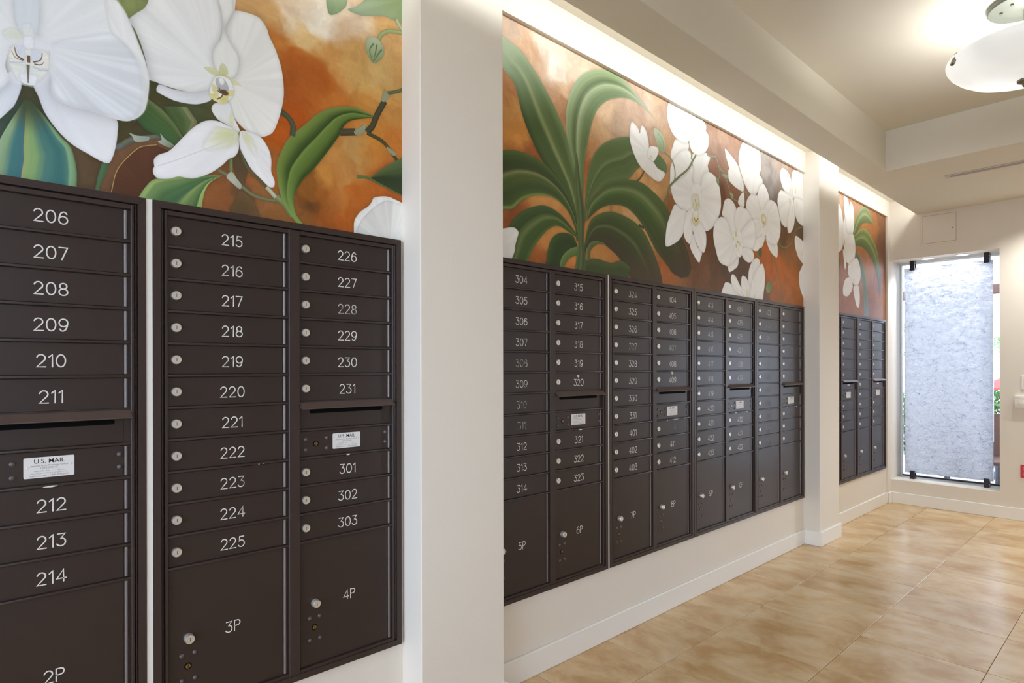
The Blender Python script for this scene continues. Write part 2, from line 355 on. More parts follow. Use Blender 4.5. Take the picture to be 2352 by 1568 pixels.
def ribbon(b, pts, w, x):      # flat stroke of width w with round ends, in the y-z plane
    p = [np.array(q, float) for i, q in enumerate(pts) if i == 0 or math.hypot(q[0]-pts[i-1][0], q[1]-pts[i-1][1]) > 1e-7]; n = len(p); V = []; closed = np.hypot(*(p[0]-p[-1])) < 1e-6
    for i in range(n):
        a = p[i]-p[i-1] if i else (p[-1]-p[-2] if closed else p[1]-p[0]); c = p[i+1]-p[i] if i < n-1 else (p[1]-p[0] if closed else a)
        if i == 0 and not closed: a = c
        a = a/np.hypot(*a); c = c/np.hypot(*c); t = a+c; t = t/np.hypot(*t); nn = np.array([-t[1], t[0]])
        k = min(1.6, 1/max(.35, nn@np.array([-a[1], a[0]])))
        V += [p[i]+nn*w/2*k, p[i]-nn*w/2*k]
    b.add([(x, q[0], q[1]) for q in V], [(2*i, 2*i+1, 2*i+3, 2*i+2) for i in range(n-1)])
    if not closed:
        for e, d in ((p[0], p[0]-p[1]), (p[-1], p[-1]-p[-2])):
            a0 = math.atan2(d[1], d[0])-math.pi/2; q = [e+w/2*np.array([math.cos(a0+math.pi*k/6), math.sin(a0+math.pi*k/6)]) for k in range(7)]
            b.add([(x, r[0], r[1]) for r in q], [tuple(range(7))])
def number_mesh(txt, h=.0305, sw=.0031):
    b = MB(); wid = sum(GLYPH[c][0] for c in txt)*h+.0068*(len(txt)-1); y = -wid/2; k = 0
    for c in txt:
        for st in GLYPH[c][1]:
            ribbon(b, [(y+a*h, (q-.5)*h) for a, q in st], sw, .0004+.00004*k); k += 1
        y += GLYPH[c][0]*h+.0068
    return b.mesh('number', 'number_paint')

def text_geo(b, txt, size, y, z, x, mi, bold=0, sx=1):      # block letters turned to face +x, centred on y
    cu = bpy.data.curves.new('t', 'FONT'); cu.body = txt; cu.size = size; cu.align_x = 'CENTER'; cu.offset = bold; cu.resolution_u = 3
    o = bpy.data.objects.new('t', cu); COL.objects.link(o); bpy.context.view_layer.update()
    me = bpy.data.meshes.new_from_object(o.evaluated_get(bpy.context.evaluated_depsgraph_get()))
    b.add([(x, y+v.co.x*sx, z+v.co.y) for v in me.vertices], [tuple(p.vertices) for p in me.polygons], mi)
    bpy.data.objects.remove(o); bpy.data.curves.remove(cu); bpy.data.meshes.remove(me)

# ------------------------------------------------------------------ mailbox pieces (local: x out of wall, y along it, z up from unit base)
COLS = [(.0372, .3787), (.4144, .7556)]
ROW0, PITCH, RH = .0353, .0906, .0838
XD, XM, XT = .0025, .0125, .016
def door_mesh(h, w=.3415):
    b = MB(); b.bbox(-.010, XD, .001, w-.0165, .0008, h-.0008, .0012)
    b.box(-.010, XD-.003, w-.0165, w-.001, .0008, h-.0008)
    return b.mesh('door', 'mailbox_paint')
DOOR, PDOOR = door_mesh(RH), door_mesh(.4046)
def hinge_mesh(h):
    b = MB(); b.tube([(XD-.0005, 0, .003), (XD-.0005, 0, h-.003)], .0042, 10); return b.mesh('hinge', 'hinge_glint_paint', True)
HINGE, PHINGE = hinge_mesh(RH), hinge_mesh(.4046)
def lock_mesh(d):
    b = MB(); b.lathe([(.0131, 0), (.0131, d-.003), (.0116, d), (.0094, d), (.0088, d-.0014), (.0074, d-.0014), (.0070, d-.0004), (.0001, d-.0004)], 'x', (0, 0, 0), 28)
    b.box(d-.0008, d-.0001, -.0007, .0007, -.0048, .0048, 1)
    return b.mesh('lock', ['chrome', 'dark_slot'], True)
LOCK, PLOCK = lock_mesh(.0105), lock_mesh(.019)
RIVET = MB().lathe([(.0066, 0), (.0064, .0014), (.0053, .0032), (.0031, .0046), (.0001, .0050)], 'x', (0, 0, 0), 14).mesh('rivet', 'rivet_paint', True)
def key_mesh():
    b = MB(); b.lathe([(.0098, 0), (.0098, .0006), (.0078, .0007), (.0001, .00072)], 'x', (0, 0, 0), 20, 1)
    b.lathe([(.0066, .0004), (.0064, .0014), (.0001, .0015)], 'x', (0, 0, 0), 18, 0)
    b.box(.0015, .0018, -.0009, .0009, -.005, .005, 1)
    return b.mesh('keyhole', ['brass', 'black_hole'], True)
KEY = key_mesh()
DIV = MB().bbox(-.006, .0105, 0, .3415, 0, .0068, .0022, 0, 2).mesh('divider', 'mailbox_trim_paint', True)
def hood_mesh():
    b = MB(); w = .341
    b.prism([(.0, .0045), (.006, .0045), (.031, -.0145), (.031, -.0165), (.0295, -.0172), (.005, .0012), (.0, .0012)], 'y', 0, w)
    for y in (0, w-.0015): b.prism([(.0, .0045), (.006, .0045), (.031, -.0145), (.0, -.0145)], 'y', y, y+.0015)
    return b.mesh('hood', 'hood_lit_paint')
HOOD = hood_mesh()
def rrect(y0, y1, z0, z1, r, n=5):
    out = []
    for cy, cz, a in ((y1-r, z1-r, 0), (y0+r, z1-r, 90), (y0+r, z0+r, 180), (y1-r, z0+r, 270)): out += arc(cy, cz, r, r, a, a+90, n)
    return out
SLOT = MB().prism(rrect(-.135, .135, -.0065, .0065, .006), 'x', 0, .0006).mesh('mail_slot', 'black_hole')
def label_mesh():
    b = MB(); b.prism(rrect(-.0508, .0508, -.0256, .0256, .0035), 'x', 0, .0012)
    X = .0014
    text_geo(b, 'U.S. MAIL', .0150, 0, .0105, X, 1, .00006, 1.02)
    text_geo(b, 'Approved by the Postmaster General', .0054, 0, .0030, X, 2, 0, .92)
    text_geo(b, 'USPS-STD-4C', .0062, 0, -.0035, X, 2)
    text_geo(b, 'Model 3700    S/N              Mfg Date', .0040, 0, -.0100, X, 2)
    text_geo(b, 'Salsbury Industries  1010 E 62nd St  Los Angeles CA 90001', .0034, 0, -.0156, X, 2, 0, .92)
    text_geo(b, 'mailboxes.com    1-800-MAILBOX', .0056, 0, -.0222, X, 2, 0, 1.0)
    for y, z in ((-.0440, .0005), (.0440, .0040)): b.lathe([(.0022, .001), (.0020, .0022), (.0001, .0026)], 'x', (0, y, z), 10, 3)
    return b.mesh('label_plate', ['label_white', 'label_ink', 'label_ink_grey', 'chrome'])
LABEL = label_mesh()
SMALL_LABEL = MB().box(0, .0005, -.03, .03, -.006, .006).mesh('paper_label', 'label_white')
def frame_mesh(w):
    b = MB(); z = lambda d: UH-d; k = w-UW
    c1, c2 = COLS
    b.bbox(-.01, XM, .0294, c1[0], z(1.4480), z(.0226), .0012)               # left upright
    b.bbox(-.01, XM+.0006, c1[1], c2[0], z(1.4480), z(.0226), .0016)         # centre mullion
    b.bbox(-.01, XM, c2[1], .7630, z(1.4480), z(.0226), .0012)               # right upright
    for a, e in COLS:
        b.bbox(-.01, XM-.0008, a, e, z(ROW0), z(.0226), .0010)               # head
        b.bbox(-.01, XM-.0008, a, e, z(1.4480), z(1.4365), .0010)            # sill
    b.bbox(-.01, XM-.002, .0203, .0266, z(1.4455), z(.0206), .002)           # side channels inside the trim
    b.bbox(-.01, XM-.002, .7655, .7705, z(1.4455), z(.0206), .002)
    b.box(-.012, .001, .012, UW-.012, .012, UH-.012)                          # plate behind the gaps
    return b.mesh('frame', 'mailbox_trim_paint')
FRAME = frame_mesh(UW)
def trim_meshes():
    t = .0197; out = []
    for poly in ([(0, 0), (UW, 0), (UW-t, t), (t, t)], [(0, UH), (t, UH-t), (UW-t, UH-t), (UW, UH)],
                 [(0, 0), (t, t), (t, UH-t), (0, UH)], [(UW, 0), (UW, UH), (UW-t, UH-t), (UW-t, t)]):
        c = (sum(p[0] for p in poly)/4, sum(p[1] for p in poly)/4)
        q = [(a-math.copysign(.0003, a-c[0]), z-math.copysign(.0003, z-c[1])) for a, z in poly]
        out.append(MB().prism(q, 'x', .0002, XT).mesh('trim_strip', 'mailbox_trim_paint'))
    return out
TRIMS = trim_meshes()
BODY = MB().box(-.40, -.012, .014, UW-.014, .014, UH-.014).mesh('cabinet_body', 'mailbox_paint')
CHIP_RNG = random.Random(5)
def chips(parent, spots):     # scraps of torn sticker left on the paint
    b = MB()
    for y, z, w, h, x in spots:
        n = 9; pts = [(y+w/2*math.cos(2*math.pi*k/n)*CHIP_RNG.uniform(.7, 1.15), z+h/2*math.sin(2*math.pi*k/n)*CHIP_RNG.uniform(.6, 1.2)) for k in range(n)]
        b.prism(pts, 'x', x-.0006, x+.0004)
    o = b.obj('sticker_scrap', 'sticker_residue', parent); o['label'] = 'torn white scrap of sticker'

NUMS = {}
def unit(y0, colA, colB, pA, pB, label, wear=None, residue=(), paper=False):
    wear = wear or {}
    u = thing('mailbox_unit', (0, y0, UZ), label, 'mailboxes', 'brown wall mailbox units')
    link('cabinet_body', BODY, u); link('frame', FRAME, u)
    for m in TRIMS: link('trim_strip', m, u)
    def num(parent, txt, y, z):
        if not txt: return
        if txt not in NUMS: NUMS[txt] = number_mesh(txt)
        n = link('number', NUMS[txt], parent, (XD, y, z)); w = .8*wear.get(txt, .0); n.color = (w, w, w, 1)
    for ci, (c0, c1) in enumerate(COLS):
        names = (colA, colB)[ci]; q = 0
        for k in range(11):
            zt = UH-(ROW0+PITCH*k); zb = zt-RH
            if not (ci == 1 and k == 5): link('divider', DIV, u, (0, c0, zb-.0068))
            if ci == 1 and k == 6:
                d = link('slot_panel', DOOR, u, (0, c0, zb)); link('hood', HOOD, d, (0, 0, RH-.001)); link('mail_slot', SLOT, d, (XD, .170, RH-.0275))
                if paper: link('paper_label', SMALL_LABEL, d, (XD, .17, .040))
                continue
            if ci == 1 and k == 7:
                d = link('lock_panel', DOOR, u, (0, c0, zb)); link('hinge', HINGE, d, (0, c1-c0-.0105, 0))
                top = UH-zb
                for yy, dz in ((.437, .6965), (.437, .7304), (.509, .6965), (.509, .7302), (.730, .6932), (.730, .7272)): link('rivet', RIVET, d, (XD, yy-c0, top-dz))
                link('keyhole', KEY, d, (XD, .4714-c0, top-.7128)); link('label_plate', LABEL, d, (XD, .5810-c0, top-.7100))
                continue
            d = link('door', DOOR, u, (0, c0, zb)); t = names[q] if names else ''; q += 1
            link('lock', LOCK, d, (XD, .0222 if ci == 0 else .0213, RH-.0422)); link('hinge', HINGE, d, (0, c1-c0-.0105, 0))
            num(d, t, (.2110 if ci == 0 else .5850)-c0, RH-.0475+.0008)
            if t: d['label'] = 'mailbox door numbered %s' % t
        zb = UH-1.4365; d = link('parcel_door', PDOOR, u, (0, c0, zb)); top = UH-zb
        dy = (.0900, .4672)[ci]
        link('lock', PLOCK, d, (XD, dy-c0, top-1.235)); link('hinge', PHINGE, d, (0, c1-c0-.0105, 0))
        for a, e in ((-.0168, 1.2822), (.0172, 1.2815), (-.0160, 1.3540), (.0180, 1.3545)): link('rivet', RIVET, d, (XD, dy-c0+a-.001, top-e))
        link('keyhole', KEY, d, (XD, dy-c0-.0015, top-1.3158))
        num(d, (pA, pB)[ci], (.2110, .5895)[ci]-c0, top-1.2370)
    if residue: chips(u, [(y, UH-z, w, h, x) for y, z, w, h, x in residue])
    return u
S = lambda a, n: [str(a+k) for k in range(n)]
XC = .0106
unit(UNITS[0], None, S(206, 9), '', '2P', 'brown mailbox unit with doors 206 to 214, nearest the camera', {'209': .12, '210': .1, '211': .08}, [(.583, .7590, .030, .004, XC)])
unit(UNITS[1], S(215, 11), S(226, 6)+S(301, 3), '3P', '4P', 'brown mailbox unit with doors 215 to 231, left of the near pilaster', {'216': .3, '217': .28, '219': .3, '221': .15, '228': .45, '220': .12, '223': .3, '224': .25, '222': .2, '225': .15, '301': .15, '303': .2, '227': .2}, [(.5830, .7578, .016, .005, XC), (.285, .7590, .006, .002, XC), (.300, .7588, .004, .002, XC)])
unit(UNITS[2], S(304, 11), S(315, 9), '5P', '6P', 'brown mailbox unit with doors 304 to 323, right of the near pilaster', {'307': .38, '308': .55, '309': .5, '310': .58, '311': .66, '306': .2, '318': .35, '317': .15, '322': .25, '312': .12, '313': .15, '319': .1}, [(.581, .505, .018, .012, XD+.0004), (.590, .7590, .03, .006, XC)])
unit(UNITS[3], S(324, 8)+S(401, 3), S(404, 9), '7P', '8P', 'brown mailbox unit with doors 324 to 331 and 401 to 412', {'324': .48, '326': .35, '327': .58, '329': .38, '330': .28, '405': .35, '407': .5, '410': .85, '404': .15, '406': .2, '403': .2, '412': .2}, [(.582, .495, .022, .020, XD+.0004), (.60, .7590, .06, .004, XC), (.70, .7588, .02, .004, XC), (.52, .76, .012, .006, XC)])
unit(UNITS[4], S(413, 11), S(424, 9), '9P', '10P', 'brown mailbox unit with doors 413 to 432', {'424': .2, '425': .28, '426': .28, '427': .3, '428': .3, '10P': .4, '416': .3, '429': .2, '9P': .2}, [(.515, .759, .03, .005, XC), (.665, .759, .03, .008, XC)])
unit(UNITS[5], ['433', '434']+S(501, 9), S(510, 9), '', '', 'brown mailbox unit with doors 433 and 434, left of the far pilaster', dict({'433': .4, '434': .66, '501': .6, '502': .72, '503': .72, '509': .72, '508': .82, '515': .8}, **{str(k): .88 for k in (504, 505, 506, 507)}, **{str(k): .96 for k in (510, 511, 512, 513, 514, 516, 517, 518)}), [(.50, .759, .02, .004, XC), (.66, .759, .02, .004, XC)])
unit(UNITS[6], None, None, '', '', 'mailbox unit half hidden behind the far pilaster', paper=True)
unit(UNITS[7], None, None, '', '', 'farthest mailbox unit, beside the textured glass panel', paper=True)

# ------------------------------------------------------------------ murals (paintings on canvas)
def _smooth_closed(pts, n=8):
    p = np.array(pts, float); N = len(p); out = []
    for i in range(N):
        a, b, c, d = p[i-1], p[i], p[(i+1) % N], p[(i+2) % N]
        t = np.linspace(0, 1, n, endpoint=False)[:, None]
        al, be = b-a, c-b
        m0, m1 = (c-a)*.5, (d-b)*.5
        L = np.hypot(*be)+1e-6
        for m in (m0, m1):
            k = np.hypot(*m)
            if k > L*.9: m *= L*.9/k
        h = t*t*(3-2*t)
        out.append((1-h)*b + h*c + (t**3-2*t*t+t)*m0 + (t**3-t*t)*m1)
    return np.concatenate(out)
def _smooth_open(pts, n):
    p = np.array(pts, float)
    if len(p) > 2:
        q = np.vstack([2*p[0]-p[1], p, 2*p[-1]-p[-2]]); out = []
        for i in range(1, len(q)-2):
            a, b, c, d = q[i-1:i+3]
            t = np.linspace(0, 1, 10, endpoint=False)[:, None]
            m0, m1 = (c-a)*.5, (d-b)*.5
            h = t*t*(3-2*t)
            out.append((1-h)*b + h*c + (t**3-2*t*t+t)*m0 + (t**3-t*t)*m1)
        p = np.vstack(out+[p[-1:]])
    s = np.concatenate([[0], np.cumsum(np.hypot(*np.diff(p, axis=0).T))])
    u = np.linspace(0, s[-1], n)
    return np.stack([np.interp(u, s, p[:, 0]), np.interp(u, s, p[:, 1])], 1)
def _blur(m, r):
    r = int(max(1, round(r)))
    for _ in range(2):
        for ax in (0, 1):
            q = np.pad(m, [(r+1, r) if a == ax else (0, 0) for a in (0, 1)], mode='edge')
            c = np.cumsum(q, axis=ax); k = 2*r+1
            m = (c[k:]-c[:-k])/k if ax == 0 else (c[:, k:]-c[:, :-k])/k
    return m
def _rand1(seed, n=64):
    r = np.random.RandomState(seed).rand(n)
    return r
def _noise1(x, seed):
    r = _rand1(seed, 97); i = np.floor(x).astype(int); f = x-i; f = f*f*(3-2*f)
    return r[i % 97]*(1-f)+r[(i+1) % 97]*f - .5
def _noise2(x, y, seed):
    r = np.random.RandomState(seed).rand(61, 61)
    i, j = np.floor(x).astype(int), np.floor(y).astype(int); f, g = x-i, y-j
    f = f*f*(3-2*f); g = g*g*(3-2*g); i0, i1, j0, j1 = i % 61, (i+1) % 61, j % 61, (j+1) % 61
    return (r[i0, j0]*(1-f)*(1-g)+r[i1, j0]*f*(1-g)+r[i0, j1]*(1-f)*g+r[i1, j1]*f*g)-.5
def _fbm(x, y, seed, o=4):
    v = 0; a = 1.
    for k in range(o):
        v = v+a*_noise2(x*2**k+k*7.3, y*2**k+k*3.1, seed+k); a *= .55
    return v
class Painter:
    """Paints the mural: an area of wall in mm is filled with soft ground colours, leaves, petals and stems."""
    def __init__(s, y0, y1, z0, z1, ppm):
        s.y0, s.z0, s.k = y0, z0, ppm
        s.w, s.h = int((y1-y0)*ppm), int((z1-z0)*ppm)
        s.img = np.zeros((s.h, s.w, 3)); s.seed = 0
    def px(s, p):
        p = np.array(p, float); return np.stack([(p[:, 0]-s.y0)*s.k, (p[:, 1]-s.z0)*s.k], 1)
    def mask(s, poly, pad=0):
        SS = 3
        x0, y0 = np.floor(poly.min(0)).astype(int)-1-pad; x1, y1 = np.ceil(poly.max(0)).astype(int)+2+pad
        x0, y0 = max(x0, 0), max(y0, 0); x1, y1 = min(x1, s.w), min(y1, s.h)
        if x1 <= x0 or y1 <= y0: return None
        W, H = (x1-x0)*SS, (y1-y0)*SS
        q = (poly-[x0, y0])*SS; tog = np.zeros((H, W+1), np.int32)
        for (ax, ay), (bx, by) in zip(q, np.roll(q, -1, 0)):
            if ay == by: continue
            if ay > by: ax, ay, bx, by = bx, by, ax, ay
            r0, r1 = max(0, int(np.ceil(ay-.5))), min(H, int(np.ceil(by-.5)))
            if r1 <= r0: continue
            rows = np.arange(r0, r1)
            xc = ax+(rows+.5-ay)*(bx-ax)/(by-ay)
            tog[rows, np.clip(np.ceil(xc-.5), 0, W).astype(int)] += 1
        m = (np.cumsum(tog, 1)[:, :W] % 2).astype(float)
        m = m.reshape(y1-y0, SS, x1-x0, SS).mean((1, 3))
        return m, x0, y0, x1, y1
    def grid(s, x0, y0, x1, y1):
        X, Y = np.meshgrid(np.arange(x0, x1)+.5, np.arange(y0, y1)+.5); return X, Y
    def put(s, m, col, b):
        x0, y0, x1, y1 = b; v = s.img[y0:y1, x0:x1]; v += (col-v)*m[..., None]
    def bg(s, L):
        f = 4; w, h = s.w//f+2, s.h//f+2
        X, Y = np.meshgrid(np.arange(w)*f/s.k, np.arange(h)*f/s.k)
        X = X+70*_fbm(X/110, Y/110, 5); Y = Y+70*_fbm(X/110+9, Y/110+4, 11)
        acc = np.zeros((h, w, 3)); ws = np.zeros((h, w))
        for y, z, c in L:
            d2 = ((X-(y-s.y0))**2+(Y-(z-s.z0))**2)/1e4
            wt = 1/(d2+.03)**1.9; acc += wt[..., None]*np.array(c)/255; ws += wt
        a = acc/ws[..., None]
        a *= (1+.05*_fbm(X/9, Y/9, 17, 2)[..., None]); a *= (1+.14*_fbm(X/60, Y/60, 3, 5)[..., None]*np.array([.7, 1, 1.15]))
        xi, yi = np.arange(s.w)/f, np.arange(s.h)/f
        i, j = xi.astype(int), yi.astype(int); fx, fy = (xi-i)[None, :, None], (yi-j)[:, None, None]
        s.img[:] = (a[j][:, i]*(1-fx)+a[j][:, i+1]*fx)*(1-fy)+(a[j+1][:, i]*(1-fx)+a[j+1][:, i+1]*fx)*fy
    def petal(s, pts, cen, ci, co, o):
        s.seed += 1
        ci, co = [tuple(255-(255-v)*.55 for v in c) if min(c) > 196 else c for c in (ci, co)]
        poly = s.px(_smooth_closed(pts)); size = np.sqrt(np.prod(np.ptp(poly, 0))+1)
        sh = o.get('sh', .2); R = max(2, size*.05)
        r = s.mask(poly, int(R*3) if sh else 0)
        if r is None: return
        m, *b = r; X, Y = s.grid(*b)
        if sh:   # the painted dark edge round a petal that lies over another
            v = s.img[b[1]:b[3], b[0]:b[2]]; v *= (1-sh*_blur(m, R))[..., None]
        c = s.px([cen])[0]; d = np.hypot(X-c[0], Y-c[1]); ang = np.arctan2(Y-c[1], X-c[0])
        inside = m > .5
        dm = d[inside].max() if inside.any() else 1
        t = np.clip(d/dm, 0, 1); t = t*t*(3-2*t)
        col = (np.array(ci)*(1-t)[..., None]+np.array(co)*t[..., None])/255
        a = 1.7*o.get('streak', .025)
        st = _noise1(ang*9+50, s.seed)+.6*_noise1(ang*23+70+.3*np.sin(d/dm*5), s.seed+31)+.5*_noise1(ang*4+90, s.seed+77)
        col = col*(1+a*st*np.sqrt(t))[..., None]
        e = np.clip(2*(1-_blur(m, max(1, size*.045))), 0, 1)
        ed = 1.6*o.get('edge', .05); col = col*(1-ed*(e**2)[..., None])
        if 'soft' in o: m = _blur(m, o['soft']*s.k)
        s.put(m, col, b)
    def leaf(s, L, Rr, stops, o, taper=None):
        s.seed += 1; N = 70
        l, r = s.px(_smooth_open(L, N)), s.px(_smooth_open(Rr, N))
        poly = np.vstack([l, r[::-1]]); q = s.mask(poly, 6)
        if q is None: return
        m, *b = q; X, Y = s.grid(*b)
        sh = o.get('sh', .25)
        if sh:
            v = s.img[b[1]:b[3], b[0]:b[2]]; v *= (1-sh*_blur(m, 4*s.k+1))[..., None]
        idx = np.nonzero(m > 0); xs, ys = X[idx], Y[idx]
        def near(c):
            best = np.full(xs.shape, 1e18); bi = np.zeros(xs.shape)
            for k in range(N-1):
                a, e = c[k], c[k+1]-c[k]; L2 = e@e+1e-9
                u = np.clip(((xs-a[0])*e[0]+(ys-a[1])*e[1])/L2, 0, 1)
                d = (xs-a[0]-u*e[0])**2+(ys-a[1]-u*e[1])**2
                w = d < best; best = np.where(w, d, best); bi = np.where(w, (k+u)/(N-1), bi)
            return np.sqrt(best), bi
        dl, tl = near(l); dr, tr = near(r)
        f = dl/(dl+dr+1e-9); t = tl*(1-f)+tr*f
        sx = [p for p, _ in stops]; c3 = np.stack([np.interp(f, sx, [cc[k] for _, cc in stops]) for k in range(3)], -1)
        for key, tt in (('t0', t), ('t1', 1-t)):
            if key in o:
                w = np.clip(1-tt/o[key+'w'], 0, 1); w = (w*w*(3-2*w))[:, None]; c3 = c3*(1-w)+np.array(o[key])*w
        a = o.get('st', .04)
        c3 = c3*(1+a*(_noise1(f*26+t*2+40, s.seed)+.7*_noise1(f*60+t*3+11, s.seed+9)+.8*_noise1(f*9+60, s.seed+3)))[:, None]
        col = np.zeros(m.shape+(3,)); col[idx] = c3/255
        s.put(m, col, b)
    def stem(s, pts, w, col, o):
        c = _smooth_open(pts, 40); d = np.gradient(c, axis=0); d /= np.hypot(*d.T)[:, None]+1e-9
        n = np.stack([-d[:, 1], d[:, 0]], 1)*w/2
        if o.get('taper'): n *= np.linspace(1, .25, 40)[:, None]
        c_ = np.array(col, float); s.leaf(c+n, c-n, [(0, c_*.86), (.35, c_*1.08), (.7, c_), (1, c_*.8)], dict(sh=o.get('sh', .1 if w > 4 else 0), st=.02))
    def blob(s, p, r, col, a):
        c = s.px([p])[0]; rx, ry = r[0]*s.k, r[1]*s.k
        x0, y0 = max(0, int(c[0]-1.5*rx-2)), max(0, int(c[1]-1.5*ry-2)); x1, y1 = min(s.w, int(c[0]+1.5*rx+3)), min(s.h, int(c[1]+1.5*ry+3))
        if x1 <= x0 or y1 <= y0: return
        X, Y = s.grid(x0, y0, x1, y1); d = np.hypot((X-c[0])/rx, (Y-c[1])/ry)
        m = np.clip((1.15-d)/.45, 0, 1); m = m*m*(3-2*m)*a
        s.put(m, np.broadcast_to(np.array(col)/255., m.shape+(3,)), (x0, y0, x1, y1))
    def run(s, ops):
        for op in ops:
            k, a = op[0], op[1:]
            if k == 'bg': s.bg(a[0])
            else: getattr(s, k)(*a)
        X, Y = s.grid(0, 0, s.w, s.h)
        g = np.random.RandomState(1).rand(s.h, s.w); s.img *= (1+.02*(g-.5))[..., None]; c = s.img; gr = np.clip((c[..., 1]-np.maximum(c[..., 0], c[..., 2]))*12, 0, 1); c[..., 0] += .22*gr*(c[..., 1]-c[..., 0]); orr = np.clip((c[..., 0]-c[..., 2]-.25)*4, 0, 1); c[..., 1] += .022*orr; lum = s.img.mean(-1, keepdims=True); s.img = lum+.9*(s.img-lum)
        return np.clip(s.img, 0, 1)

